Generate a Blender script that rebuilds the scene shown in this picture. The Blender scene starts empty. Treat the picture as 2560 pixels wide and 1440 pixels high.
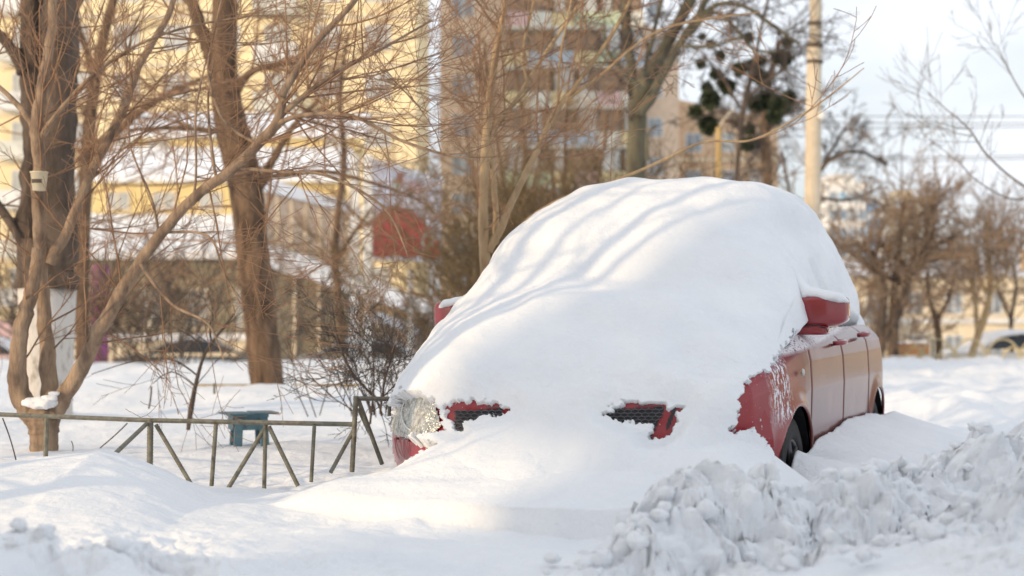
import bpy, math, random
import numpy as np
from mathutils import Vector, Matrix
from mathutils.bvhtree import BVHTree

sc = bpy.context.scene
COL = sc.collection
PI = math.pi
# ------------------------------------------------------------------ camera
F = 4000.0; CH = 1.10; PITCH = math.atan(95 / 4000.0)
cp, sp = math.cos(PITCH), math.sin(PITCH)
def P(px, py, y):
    """a photo pixel at ground distance y -> the point in the place"""
    k = (720 - py) / F
    Z = y * (k * cp + sp) / (cp - k * sp)
    dd = y * cp + Z * sp
    return ((px - 1280) / F * dd, y, CH + Z)
def PR(X, Y, Z):
    dd = Y * cp + (Z - CH) * sp
    up = (Z - CH) * cp - Y * sp
    return 1280 + F * X / dd, 720 - F * up / dd
cam_d = bpy.data.cameras.new('camera'); cam = bpy.data.objects.new('camera', cam_d); COL.objects.link(cam)
cam.location = (0, 0, CH); cam.rotation_euler = (PI / 2 + PITCH, 0, 0)
cam_d.sensor_width = 36; cam_d.lens = 56.25; cam_d.clip_end = 3000; cam_d.clip_start = .05
cam_d.dof.use_dof = True; cam_d.dof.focus_distance = 8.1; cam_d.dof.aperture_fstop = 1.9
sc.camera = cam
sc.render.resolution_x = 1024; sc.render.resolution_y = 576

# ------------------------------------------------------------------ noise
_rs = np.random.RandomState(7)
_T = _rs.rand(256, 256) * 2 - 1
_T3 = _rs.rand(32, 32, 32) * 2 - 1
def vn2(x, y):
    xi = np.floor(x).astype(int); yi = np.floor(y).astype(int)
    fx = x - xi; fy = y - yi
    fx = fx * fx * fx * (fx * (fx * 6 - 15) + 10); fy = fy * fy * fy * (fy * (fy * 6 - 15) + 10)
    a = _T[xi & 255, yi & 255]; b = _T[(xi + 1) & 255, yi & 255]
    c = _T[xi & 255, (yi + 1) & 255]; d = _T[(xi + 1) & 255, (yi + 1) & 255]
    return (a * (1 - fx) + b * fx) * (1 - fy) + (c * (1 - fx) + d * fx) * fy
def fbm2(x, y, o=4, g=.5):
    s = 0; a = 1; 
    for i in range(o):
        s = s + a * vn2(x * 2 ** i + 17.3 * i, y * 2 ** i + 9.1 * i); a *= g
    return s
def vn3(x, y, z):
    xi = np.floor(x).astype(int); yi = np.floor(y).astype(int); zi = np.floor(z).astype(int)
    fx = x - xi; fy = y - yi; fz = z - zi
    fx, fy, fz = [f * f * f * (f * (f * 6 - 15) + 10) for f in (fx, fy, fz)]
    def g(i, j, k): return _T3[(xi + i) & 31, (yi + j) & 31, (zi + k) & 31]
    r = 0
    for i in (0, 1):
        for j in (0, 1):
            for k in (0, 1):
                r = r + g(i, j, k) * (fx if i else 1 - fx) * (fy if j else 1 - fy) * (fz if k else 1 - fz)
    return r
def fbm3(x, y, z, o=4, g=.5):
    s = 0; a = 1
    for i in range(o):
        s = s + a * vn3(x * 2 ** i + 5.3 * i, y * 2 ** i + 2.1 * i, z * 2 ** i + 1.7 * i); a *= g
    return s
_WX = _rs.rand(128, 128); _WY = _rs.rand(128, 128); _WR = _rs.rand(128, 128)
def lumps(x, y):
    """rounded clods: highest of round bumps, one a cell"""
    xi = np.floor(x).astype(int); yi = np.floor(y).astype(int)
    best = np.zeros_like(x)
    for i in (-1, 0, 1):
        for j in (-1, 0, 1):
            a = (xi + i) & 127; b = (yi + j) & 127
            dx = xi + i + _WX[a, b] - x; dy = yi + j + _WY[a, b] - y
            r = .45 + .55 * _WR[a, b]
            best = np.maximum(best, r * np.sqrt(np.clip(1 - (dx * dx + dy * dy) / (r * r), 0, 1)))
    return best
def ss(a, b, x):
    t = np.clip((x - a) / (b - a), 0, 1); return t * t * (3 - 2 * t)

# ------------------------------------------------------------------ materials
def mat(name):
    m = bpy.data.materials.new(name); m.use_nodes = True
    return m, m.node_tree.nodes, m.node_tree.links, m.node_tree.nodes['Principled BSDF']
def coords(n, l, scale, kind='Object'):
    tc = n.new('ShaderNodeTexCoord'); mp = n.new('ShaderNodeMapping'); mp.inputs['Scale'].default_value = scale
    l.new(tc.outputs[kind], mp.inputs['Vector']); return mp.outputs['Vector']
def noise(n, l, vec, s, d=4, r=.5):
    t = n.new('ShaderNodeTexNoise'); t.inputs['Scale'].default_value = s; t.inputs['Detail'].default_value = d
    t.inputs['Roughness'].default_value = r; l.new(vec, t.inputs['Vector']); return t.outputs['Fac']
def ramp(n, l, fac, stops):
    r = n.new('ShaderNodeValToRGB'); e = r.color_ramp.elements
    while len(e) < len(stops): e.new(.5)
    for q, (p, c) in zip(e, stops): q.position = p; q.color = (*c, 1)
    l.new(fac, r.inputs['Fac']); return r.outputs['Color']
def simple(name, a, b=None, rough=.6, scale=8, bump=0, stretch=(1, 1, 1), metallic=0, coat=0, bscale=None, lo=.35, hi=.65, spec=.5):
    m, n, l, p = mat(name)
    v = coords(n, l, stretch)
    f = noise(n, l, v, scale, 5, .6)
    b = b or tuple(c * .75 for c in a)
    l.new(ramp(n, l, f, [(lo, b), (hi, a)]), p.inputs['Base Color'])
    p.inputs['Roughness'].default_value = rough; p.inputs['Metallic'].default_value = metallic
    p.inputs['Coat Weight'].default_value = coat; p.inputs['Specular IOR Level'].default_value = spec
    if bump:
        f2 = noise(n, l, v, bscale or scale * 4, 6, .65)
        bp = n.new('ShaderNodeBump'); bp.inputs['Strength'].default_value = 1; bp.inputs['Distance'].default_value = bump
        l.new(f2, bp.inputs['Height']); l.new(bp.outputs['Normal'], p.inputs['Normal'])
    return m
M = {}
def snow_mat(name, bumpd, coarse=1.0):
    m, n, l, p = mat(name)
    v = coords(n, l, (1, 1, 1))
    l.new(ramp(n, l, noise(n, l, v, 3, 3), [(.3, (.83, .85, .88)), (.7, (.90, .91, .92))]), p.inputs['Base Color'])
    p.inputs['Roughness'].default_value = .75; p.inputs['Specular IOR Level'].default_value = .25
    p.inputs['Subsurface Weight'].default_value = 0
    f1 = noise(n, l, v, 28 * coarse, 6, .6); f2 = noise(n, l, v, 260 * coarse, 2, .6)
    a = n.new('ShaderNodeMath'); a.operation = 'MULTIPLY_ADD'; a.inputs[1].default_value = .22
    l.new(f2, a.inputs[0]); l.new(f1, a.inputs[2])
    bp = n.new('ShaderNodeBump'); bp.inputs['Strength'].default_value = 1; bp.inputs['Distance'].default_value = bumpd
    l.new(a.outputs[0], bp.inputs['Height']); l.new(bp.outputs['Normal'], p.inputs['Normal'])
    return m
M['snow'] = snow_mat('ground_snow', .011)
M['snow_smooth'] = snow_mat('blanket_snow', .010)
M['snow_far'] = simple('roof_snow', (.88, .89, .91), (.8, .83, .88), .8, 1.5)
def paint_mat():
    m, n, l, p = mat('red_paint')
    tc = n.new('ShaderNodeTexCoord'); sx = n.new('ShaderNodeSeparateXYZ'); l.new(tc.outputs['Object'], sx.inputs[0])
    def mth(op, a, b=None, c=None):
        q = n.new('ShaderNodeMath'); q.operation = op
        for i, w in enumerate((a, b, c)):
            if w is None: continue
            if isinstance(w, (int, float)): q.inputs[i].default_value = w
            else: l.new(w, q.inputs[i])
        return q.outputs[0]
    def mr(v, a, b, c=0., d=1.):
        q = n.new('ShaderNodeMapRange'); q.clamp = True
        for i, w in enumerate((v, a, b, c, d)):
            if isinstance(w, (int, float)): q.inputs[i].default_value = w
            else: l.new(w, q.inputs[i])
        return q.outputs[0]
    Y, Z = sx.outputs['Y'], sx.outputs['Z']
    crease = mth('MULTIPLY_ADD', Y, .062, .905)              # shoulder line rising rearwards
    above = mr(mth('SUBTRACT', Z, crease), .0, .02)
    fend = mth('MULTIPLY', mr(Y, .36, .44), mr(Y, .70, .60))
    fend = mth('MULTIPLY', fend, mr(Z, .62, .70))
    v = coords(n, l, (1, 1.6, .7))
    nz = noise(n, l, v, 34, 5, .62); nz2 = noise(n, l, v, 120, 3, .6)
    fac1 = mr(mth('ADD', nz, mth('MULTIPLY', mth('SUBTRACT', nz2, .5), .35)), .50, .54)
    v2 = coords(n, l, (1, 1, 1)); fac2 = mr(noise(n, l, v2, 60, 4, .6), .36, .44)
    spk = mr(noise(n, l, v, 70, 3, .6), .68, .70)
    front = mr(Y, .9, .5)
    f = mth('MAXIMUM', mth('MULTIPLY', fend, fac1), mth('MULTIPLY', mth('MULTIPLY', above, fac2), .85))
    f = mth('MAXIMUM', f, mth('MULTIPLY', mth('MULTIPLY', spk, front), .8))
    base0 = ramp(n, l, noise(n, l, v2, 5, 3), [(.3, (.24, .005, .010)), (.7, (.30, .007, .013))])
    gm = n.new('ShaderNodeMix'); gm.data_type = 'RGBA'; l.new(base0, gm.inputs[6]); gm.inputs[7].default_value = (.085, .040, .028, 1)
    gf = mth('MULTIPLY', mr(Y, .40, 1.0), mr(noise(n, l, coords(n, l, (1, 1, .4)), 6, 5, .6), .2, .5, .45, .75)); l.new(gf, gm.inputs[0]); base = gm.outputs[2]
    mx = n.new('ShaderNodeMix'); mx.data_type = 'RGBA'
    l.new(f, mx.inputs[0]); l.new(base, mx.inputs[6]); mx.inputs[7].default_value = (.84, .80, .83, 1)
    l.new(mx.outputs[2], p.inputs['Base Color'])
    l.new(mr(f, 0, 1, .30, .8), p.inputs['Roughness']); l.new(mth('MULTIPLY', mr(f, 0, 1, 1., 0), mr(gf, 0, 1, 1., .30)), p.inputs['Coat Weight'])
    p.inputs['Coat Roughness'].default_value = .10; p.inputs['Coat IOR'].default_value = 1.42; p.inputs['Specular IOR Level'].default_value = .3
    bp = n.new('ShaderNodeBump'); bp.inputs['Distance'].default_value = .005; bp.inputs['Strength'].default_value = 1
    l.new(f, bp.inputs['Height']); l.new(bp.outputs['Normal'], p.inputs['Normal'])
    return m
M['paint'] = paint_mat()
M['paint_clean'] = simple('clean_red_paint', (.27, .006, .012), (.23, .005, .010), .35, 6, coat=1)
M['black'] = simple('black_plastic', (.02, .02, .022), (.012, .012, .014), .45, 20)
M['glass'] = simple('dark_glass', (.02, .025, .03), None, .08, 4)
M['rubber'] = simple('tyre_rubber', (.022, .022, .024), (.012, .012, .013), .75, 40, bump=.002)
M['rim'] = simple('dirty_rim', (.10, .10, .11), (.05, .05, .055), .4, 12, metallic=.6)
def lamp_mat():
    m, n, l, p = mat('iced_headlight_glass')
    v = coords(n, l, (1, 1, 1))
    vo = n.new('ShaderNodeTexVoronoi'); vo.inputs['Scale'].default_value = 75; l.new(v, vo.inputs['Vector'])
    nz = noise(n, l, v, 45, 5, .7)
    l.new(ramp(n, l, nz, [(.3, (.20, .19, .165)), (.5, (.48, .47, .42)), (.7, (.78, .77, .72))]), p.inputs['Base Color'])
    p.inputs['Roughness'].default_value = .22; p.inputs['Metallic'].default_value = .35; p.inputs['Coat Weight'].default_value = .8
    bp = n.new('ShaderNodeBump'); bp.inputs['Distance'].default_value = .005
    l.new(vo.outputs['Distance'], bp.inputs['Height']); l.new(bp.outputs['Normal'], p.inputs['Normal'])
    return m
M['lamp'] = lamp_mat()
M['bark_near'] = simple('tan_bark', (.42, .30, .20), (.17, .115, .08), .85, 14, .014, (1, 1, .3), bscale=60)
M['twig'] = simple('brown_twig', (.36, .215, .125), (.20, .11, .062), .8, 6)
M['twig_dark'] = simple('dark_twig', (.10, .078, .065), (.06, .047, .04), .85, 6)
M['twig_far'] = simple('far_twig', (.36, .25, .165), (.26, .175, .11), .85, 3)
M['bark_dark'] = simple('dark_bark', (.18, .13, .095), (.06, .042, .032), .9, 9, .04, (1, 1, .25))
M['bark_brown'] = simple('brown_bark', (.26, .165, .10), (.07, .042, .026), .9, 12, .05, (1, 1, .18), bscale=34)
M['bark_olive'] = simple('olive_bark', (.17, .155, .10), (.07, .062, .045), .9, 5, .02, (1, 1, .3))
M['whitewash'] = simple('whitewashed_bark', (.66, .62, .57), (.40, .36, .31), .85, 9, .02, (1, 1, .5), lo=.36, hi=.46)
M['metal'] = simple('rusty_painted_metal', (.20, .20, .155), (.11, .095, .07), .6, 30, .001)
M['teal'] = simple('teal_plastic', (.09, .19, .24), (.06, .13, .17), .45, 14)
M['cream'] = simple('cream_plaster', (.90, .76, .48), (.86, .70, .42), .9, .6)
M['cream_pale'] = simple('pale_plaster', (.80, .70, .52), (.70, .60, .44), .9, .8)
M['yellow'] = simple('yellow_plaster', (.84, .66, .32), (.74, .56, .26), .9, 1.2)
M['beige'] = simple('beige_brick', (.74, .58, .44), (.64, .49, .36), .9, 2.0)
M['orange_wall'] = simple('orange_brick', (.72, .53, .36), (.60, .42, .27), .9, 2.0)
M['olive_wall'] = simple('olive_panel', (.34, .29, .20), (.24, .20, .14), .9, 1.0)
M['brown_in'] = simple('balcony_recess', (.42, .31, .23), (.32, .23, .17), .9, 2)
M['pane'] = simple('window_pane', (.36, .40, .44), (.22, .26, .30), .12, 1.2)
M['pane_warm'] = simple('bright_pane', (.60, .60, .56), (.42, .43, .42), .15, 1.2)
M['white'] = simple('white_paint', (.78, .78, .76), (.68, .68, .66), .6, 3)
M['concrete'] = simple('pale_concrete', (.68, .58, .44), (.56, .47, .35), .85, 4, .004)
M['ochre'] = simple('ochre_board', (.42, .29, .09), (.30, .20, .06), .8, 3)
for k, c in dict(b_yellow=(.78, .66, .38), b_pink=(.74, .52, .52), b_green=(.58, .66, .46), b_white=(.75, .74, .66), b_blue=(.45, .57, .68), b_red=(.66, .30, .27)).items():
    M[k] = simple(k[2:] + '_panel', c, None, .8, 2)
M['mistletoe'] = simple('mistletoe_green', (.075, .095, .045), (.04, .055, .028), .8, 5)
M['hedge'] = simple('olive_shrub', (.19, .135, .07), (.11, .075, .038), .85, 3)
M['grey_car'] = simple('grey_car_paint', (.10, .12, .13), (.07, .085, .09), .3, 2, coat=.6)
M['silver_car'] = simple('silver_car_paint', (.45, .48, .52), (.35, .38, .42), .3, 2, coat=.6)
M['white_car'] = simple('white_car_paint', (.75, .77, .79), (.68, .7, .72), .3, 2, coat=.6)
M['cup'] = simple('paper_cup_print', (.80, .70, .50), (.72, .60, .40), .7, 30)
M['red_lens'] = simple('red_lens', (.6, .02, .02), None, .3, 3)
M['poster'] = simple('faded_poster', (.80, .80, .85), (.70, .70, .78), .7, 1.5)
M['poster_red'] = simple('red_print', (.62, .09, .08), (.45, .06, .06), .7, 3)
M['stairs'] = simple('stair_brick', (.42, .25, .13), (.33, .19, .1), .9, 3)
M['tower'] = simple('tower_facade', (.78, .76, .72), (.72, .69, .64), .85, .3)
M['tower_blue'] = simple('tower_blue', (.36, .52, .66), (.30, .45, .6), .6, .5)

# ------------------------------------------------------------------ object helpers
def tag(o, label=None, cat=None, group=None, kind=None):
    if label: o['label'] = label
    if cat: o['category'] = cat
    if group: o['group'] = group
    if kind: o['kind'] = kind
    return o
def empty(name, loc, label, cat, group=None, rz=0):
    o = bpy.data.objects.new(name, None); COL.objects.link(o); o.location = loc; o.rotation_euler = (0, 0, rz)
    o.empty_display_size = .1
    return tag(o, label, cat, group)
class MB:
    def __init__(s): s.V = []; s.F = []; s.n = 0; s.mi = []; s.cur = 0
    def add(s, verts, faces):
        verts = np.asarray(verts, float).reshape(-1, 3); s.V.append(verts)
        for f in faces: s.F.append(tuple(int(i) + s.n for i in f)); s.mi.append(s.cur)
        s.n += len(verts)
    def addq(s, verts, quads):
        verts = np.asarray(verts, float).reshape(-1, 3); s.V.append(verts)
        q = (np.asarray(quads, int) + s.n).tolist(); s.F += q; s.mi += [s.cur] * len(q); s.n += len(verts)
    def box(s, a, b, rot=None, piv=None):
        x0, y0, z0 = a; x1, y1, z1 = b
        v = np.array([(x, y, z) for z in (z0, z1) for x, y in ((x0, y0), (x1, y0), (x1, y1), (x0, y1))], float)
        if rot: 
            pv = np.array(piv if piv else (0, 0, 0), float); c, q = math.cos(rot), math.sin(rot); w = v - pv
            v = np.stack([w[:, 0] * c - w[:, 1] * q, w[:, 0] * q + w[:, 1] * c, w[:, 2]], 1) + pv
        s.add(v, [(3, 2, 1, 0), (4, 5, 6, 7), (0, 1, 5, 4), (1, 2, 6, 5), (2, 3, 7, 6), (3, 0, 4, 7)]); return s
    def prism(s, poly, y0, y1, T=None):
        """polygon of (x, z) extruded along y"""
        n = len(poly); v = [(x, y0, z) for x, z in poly] + [(x, y1, z) for x, z in poly]
        if T: v = [T(*q) for q in v]
        s.add(v, [tuple(range(n)), tuple(range(2 * n - 1, n - 1, -1))] + [(i, i + n, (i + 1) % n + n, (i + 1) % n) for i in range(n)]); return s
    def tube(s, pts, rad, sides=8, cap=True):
        pts = np.asarray(pts, float); k = len(pts)
        rad = np.full(k, rad) if np.isscalar(rad) else np.asarray(rad, float)
        tan = np.gradient(pts, axis=0); tan /= np.linalg.norm(tan, axis=1)[:, None] + 1e-9
        ref = np.array([0, 0, 1.]) if abs(tan[:, 2]).mean() < .8 else np.array([0, 1., 0])
        a = np.cross(tan, ref); a /= np.linalg.norm(a, axis=1)[:, None] + 1e-9; b = np.cross(tan, a)
        th = np.arange(sides) * 2 * PI / sides
        v = pts[:, None] + rad[:, None, None] * (np.cos(th)[None, :, None] * a[:, None] + np.sin(th)[None, :, None] * b[:, None])
        q = [(i * sides + j, i * sides + (j + 1) % sides, (i + 1) * sides + (j + 1) % sides, (i + 1) * sides + j) for i in range(k - 1) for j in range(sides)]
        fs = q + ([tuple(range(sides))[::-1], tuple((k - 1) * sides + j for j in range(sides))] if cap else [])
        s.add(v.reshape(-1, 3), fs); return s
    def lathe(s, prof, c=(0, 0, 0), axis='z', seg=24, a0=0, a1=2 * PI):
        k = len(prof); th = np.linspace(a0, a1, seg + 1); v = []
        for r, h in prof:
            for t in th:
                if axis == 'z': v.append((c[0] + r * math.cos(t), c[1] + r * math.sin(t), c[2] + h))
                else: v.append((c[0] + h, c[1] + r * math.cos(t), c[2] + r * math.sin(t)))
        w = seg + 1
        s.add(v, [(i * w + j, i * w + j + 1, (i + 1) * w + j + 1, (i + 1) * w + j) for i in range(k - 1) for j in range(seg)]); return s
    def build(s, name, m, parent=None, smooth=False, label=None):
        me = bpy.data.meshes.new(name)
        v = np.concatenate(s.V) if s.V else np.zeros((0, 3))
        me.from_pydata(v.tolist(), [], s.F)
        for q in (m if isinstance(m, (list, tuple)) else [m]): me.materials.append(q)
        if isinstance(m, (list, tuple)): me.polygons.foreach_set('material_index', s.mi)
        if smooth: me.polygons.foreach_set('use_smooth', [True] * len(me.polygons))
        me.update()
        o = bpy.data.objects.new(name, me); COL.objects.link(o)
        if parent: o.parent = parent
        if label: o['label'] = label
        return o
def grid_mesh(name, V, m, parent=None, keep=None, smooth=True, wrap=False, flip=False):
    """V (r, c, 3) -> mesh of quads; keep = bool mask (r-1, c-1)"""
    r, c = V.shape[:2]
    idx = np.arange(r * c).reshape(r, c)
    q = np.stack([idx[:-1, :-1], idx[:-1, 1:], idx[1:, 1:], idx[1:, :-1]], -1)
    if flip: q = q[..., ::-1]
    if wrap:
        q = np.concatenate([q, np.stack([idx[:-1, -1], idx[:-1, 0], idx[1:, 0], idx[1:, -1]], -1)[:, None] if not flip else
                            np.stack([idx[:-1, -1], idx[:-1, 0], idx[1:, 0], idx[1:, -1]], -1)[:, None, ::-1]], 1)
    q = q[keep] if keep is not None else q.reshape(-1, 4)
    used = np.unique(q); mp = np.zeros(r * c, int); mp[used] = np.arange(len(used))
    vv = V.reshape(-1, 3)[used]; q = mp[q]
    me = bpy.data.meshes.new(name); me.vertices.add(len(vv)); me.vertices.foreach_set('co', vv.astype(np.float32).ravel())
    me.loops.add(q.size); me.loops.foreach_set('vertex_index', q.ravel().astype(np.int32))
    me.polygons.add(len(q)); me.polygons.foreach_set('loop_start', np.arange(0, q.size, 4, dtype=np.int32))
    me.polygons.foreach_set('loop_total', np.full(len(q), 4, np.int32))
    me.materials.append(m)
    if smooth: me.polygons.foreach_set('use_smooth', np.ones(len(q), bool))
    me.update(calc_edges=True); me.validate()
    o = bpy.data.objects.new(name, me); COL.objects.link(o)
    if parent: o.parent = parent
    return o
def dup(root, loc, rz=None, label=None, group=None, scale=None):
    r = root.copy(); COL.objects.link(r); r.location = loc
    if rz is not None: r.rotation_euler = (0, 0, rz)
    if scale: r.scale = scale if hasattr(scale, '__len__') else (scale,) * 3
    if label: r['label'] = label
    if group: r['group'] = group
    for ch in list(root.children):
        c = ch.copy(); COL.objects.link(c); c.parent = r
        for g in ch.children:
            d = g.copy(); COL.objects.link(d); d.parent = c
    return r

# ------------------------------------------------------------------ car frame
YAW = math.radians(21); U = np.array([math.sin(YAW), math.cos(YAW)]); Vv = np.array([math.cos(YAW), -math.sin(YAW)])
O = np.array([.175, 7.304])
def car2w(v, u): return O[0] + v * Vv[0] + u * U[0], O[1] + v * Vv[1] + u * U[1]
def w2car(x, y):
    dx, dy = x - O[0], y - O[1]
    return dx * Vv[0] + dy * Vv[1], dx * U[0] + dy * U[1]

# ------------------------------------------------------------------ ground
def crest(pts):
    w = [P(*p) for p in pts]; return np.array(w)
CA = crest([(1380, 1450, 5.45), (1500, 1385, 5.55), (1600, 1290, 5.7), (1690, 1240, 5.85), (1730, 1212, 5.9), (1900, 1218, 6.0), (1960, 1262, 6.05), (2080, 1240, 6.1), (2120, 1212, 6.2), (2300, 1175, 6.4), (2420, 1120, 6.75), (2560, 1080, 7.2), (2800, 1030, 8.2)])
CB = crest([(1700, 1475, 4.9), (1900, 1425, 5.0), (2050, 1385, 5.05), (2220, 1345, 5.15), (2330, 1300, 5.3), (2440, 1240, 5.45), (2560, 1175, 5.6), (2750, 1130, 5.9), (3000, 1100, 6.2)])
CC = crest([(-400, 1310, 4.9), (-50, 1325, 4.95), (60, 1330, 5.0), (140, 1352, 4.95), (170, 1420, 4.9), (230, 1425, 4.85), (320, 1380, 4.95), (420, 1395, 4.95), (470, 1425, 4.9), (560, 1420, 4.85), (620, 1470, 4.8)])
CM = crest([(-300, 1200, 7.3), (0, 1160, 7.35), (140, 1140, 7.5), (260, 1122, 7.55), (340, 1150, 7.5), (420, 1190, 7.35), (520, 1250, 7.2)])
def line_field(x, y, C):
    """nearest point of a crest polyline: distance, signed side (positive beyond), height"""
    best = np.full(x.shape, 1e9); hz = np.zeros_like(x); sd = np.zeros_like(x)
    for a, b in zip(C[:-1], C[1:]):
        d = b[:2] - a[:2]; L = d @ d
        t = np.clip(((x - a[0]) * d[0] + (y - a[1]) * d[1]) / L, 0, 1)
        ex = x - a[0] - t * d[0]; ey = y - a[1] - t * d[1]; q = ex * ex + ey * ey
        m = q < best
        best = np.where(m, q, best)
        sd = np.where(m, np.sign(d[0] * ey - d[1] * ex), sd)
    return np.sqrt(best), sd, np.interp(x, C[:, 0], C[:, 2])
ROUGH = [None]
def ground(x, y, detail=True):
    x = np.asarray(x, float); y = np.asarray(y, float)
    r = np.hypot(x, y)
    g = .275 + .0 * x
    g = np.where(y > 19, .275 - (y - 19) * .0045, g)
    g = g + (-.87 - .15) * ss(42, 46.5, y) + .0
    far = ss(9, 20, r)
    g = g + .035 * fbm2(x * .5, y * .5, 3) * (1 + 1.5 * far) + .016 * fbm2(x * 2.1 + 4, y * 2.1, 3) + .006 * fbm2(x * 9, y * 9, 3)
    # yard swell near the trees
    g = g + .07 * np.exp(-((x + 3.0) / 2.6) ** 2 - ((y - 17.5) / 2.0) ** 2)
    # trough along the low fence
    g = g - .05 * np.exp(-((x + 1.3) / .9) ** 2 - ((y - 8.3) / .5) ** 2)
    v, u = w2car(x, y)
    # drift in front of the car with its sharp lip
    lip = -.72 + .05 * fbm2(v * 1.3 + 3, v * 0 + 2, 2) + .10 * v * v
    prof = np.interp(u, [-.72, -.5, -.3, -.12, .1, .4], [.345, .41, .475, .56, .60, .60])
    fr = np.where(u > lip, prof, 0)
    sidel = ss(-1.42, -.80, v + .12 * np.clip(u, -.6, 0)); sider = ss(1.42, .8, v - .5 * np.clip(u, -.5, 0) * 0)
    prof = prof - .25 * ss(-.45, -.95, v) * ss(-.5, .0, u)
    drift = .27 + (prof - .27) * sidel * sider
    inx = (u > lip - .02) & (u < .4)
    g = g - .06 * np.exp(-((u - lip + .22) / .30) ** 2) * ss(1.3, .7, np.abs(v))
    k = ss(lip - .02, lip + .008, u) * ss(.45, .2, u)
    g = g * (1 - k) + np.maximum(drift, g) * k
    g = np.where((np.abs(v) < .6) & (u > .15) & (u < 4.1), np.maximum(g, .40), g)
    # drift along the car's side
    prs = np.interp(v, [.85, .94, .985, 1.15, 1.5, 2.0, 2.5], [.2, .36, .53, .475, .37, .29, .27])
    bumpy = .05 * np.exp(-((u - 2.25) / .45) ** 2) - .055 * np.exp(-((u - .95) / .22) ** 2 - ((v - 1.0) / .16) ** 2) + .04 * np.exp(-((u - 3.0) / .4) ** 2)
    ks = ss(.42, .75, u) * ss(4.9, 4.1, u)
    kk = (v > .85) & (v < 2.6)
    g = np.where(kk, np.maximum(g, (prs + bumpy) * ks + g * (1 - ks)), g)
    ksl = ss(.0, .4, u) * ss(4.7, 4.0, u)
    g = np.where((v < -.85) & (v > -1.6), np.maximum(g, np.interp(v, [-1.6, -1.0, -.85], [.25, .38, .40]) * ksl), g)
    # left mound
    dM, sM, hM = line_field(x, y, CM)
    front = .95; back = .42
    wM = np.where(y < np.interp(x, CM[:, 0], CM[:, 1]), np.exp(-(dM / front) ** 2), np.exp(-(dM / back) ** 2))
    g = g + (hM - g) * wM * ss(-.85, -1.5, x)
    rough = np.zeros_like(g)
    near = r < 14
    # ploughed banks
    yA = np.interp(x, CA[:, 0], CA[:, 1]); dA, sA, hA = line_field(x, y, CA)
    actA = ss(.10, .35, x)
    beyond = y > yA
    wA = np.where(beyond, np.exp(-(dA / .26) ** 2), np.exp(-(dA / .33) ** 4))
    low = .13 + .05 * fbm2(x * 2, y * 2, 2)
    gA = np.where(beyond, g, g * 0 + low)
    bank = gA + (hA - gA) * wA
    selA = (x > .1) & (dA < 1.1)
    g = np.where(selA, np.where(beyond, np.maximum(bank, g), bank * ss(1.1, .9, dA) + g * (1 - ss(1.1, .9, dA))) * actA + g * (1 - actA), g)
    rough = np.maximum(rough, actA * np.where(beyond, np.exp(-(dA / .16) ** 2), ss(.75, .35, dA)))
    yB = np.interp(x, CB[:, 0], CB[:, 1]); dB, sB, hB = line_field(x, y, CB)
    actB = ss(.45, .75, x) * ss(3.8, 4.4, y)
    wB = np.where(y > yB, np.exp(-(dB / .20) ** 2), 1 - .22 * ss(0, 1.0, dB))
    g = np.where(dB < 1.6, g + np.maximum(hB - g, 0) * wB * actB, g)
    rb = np.where(y > yB, np.exp(-(dB / .22) ** 2), np.exp(-(dB / .12) ** 2)) + ss(1.05, 1.5, x) * ss(1.2, .4, dB)
    rough = np.maximum(rough, actB * np.clip(rb, 0, 1))
    # near-left clods
    yC = np.interp(x, CC[:, 0], CC[:, 1]); dC, sC, hC = line_field(x, y, CC)
    actC = ss(-.62, -.8, x) * ss(3.6, 4.2, y)
    wC = np.where(y > yC, np.exp(-(dC / .12) ** 2), 1 - .3 * ss(0, 1.0, dC))
    g = np.where(dC < 1.6, g + np.maximum(hC - g, 0) * wC * actC, g)
    rough = np.maximum(rough, .65 * actC * ss(.32, .12, dC))
    ROUGH[0] = np.where(near, rough, 0)
    if detail:
        rough = np.where(near, rough, 0)
        wx = x + .03 * fbm2(x * 6, y * 6, 2); wy = y + .03 * fbm2(x * 6 + 9, y * 6 + 5, 2)
        L = (lumps(wx * 3.2, wy * 2.6) - .5) * .05 + (lumps(wx * 7.5 + 3, wy * 6) - .5) * .025 + (lumps(wx * 17, wy * 15 + 7) - .5) * .012 + .05 * fbm2(x * 5, y * 4, 5, .55)
        g = g + rough * L
        # footprints and trampled patches
        def patch(px, py, d, rx, ry, amp):
            c = P(px, py, d); return amp * np.exp(-((x - c[0]) / rx) ** 2 - ((y - c[1]) / ry) ** 2)
        tr = patch(350, 1335, 5.8, .28, .35, 1) + patch(800, 1350, 5.6, .22, .18, .7) + patch(1180, 1400, 5.4, .5, .15, .25) + patch(560, 1390, 5.4, .5, .25, .35)
        g = g + tr * (-.02 + .06 * (lumps(x * 7, y * 7) - .4) + .018 * fbm2(x * 20, y * 20, 3))
        fp = 0
        for px, py, d in ((2120, 1395, 4.7), (2300, 1400, 4.7), (1050, 1330, 5.9)): fp = fp + patch(px, py, d, .09, .05, 1)
        g = g - .03 * fp
        # lumpy snow far right, by the road
        fr2 = ss(26, 34, y) * ss(46, 40, y)
        g = g + fr2 * (.16 * (lumps(x * 1.1, y * .8) - .4) + .06 * fbm2(x * 3, y * 3, 3)) * ss(4, 9, x)
        g = g + fr2 * .06 * fbm2(x, y, 3)
        g = g + ss(10, 13, y) * ss(38, 30, y) * ss(2.2, 3.6, x) * (.07 * fbm2(x * 1.1 + 2, y * .8, 4, .6) + .06 * (lumps(x * 2.3, y * 1.6) - .45) * ss(-.1, .3, vn2(x * .5, y * .3)))
        g = g + .006 * fbm2(x * 5 + y * 2, y * 9, 3) * ss(14, 8, r)
    return g
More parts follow.
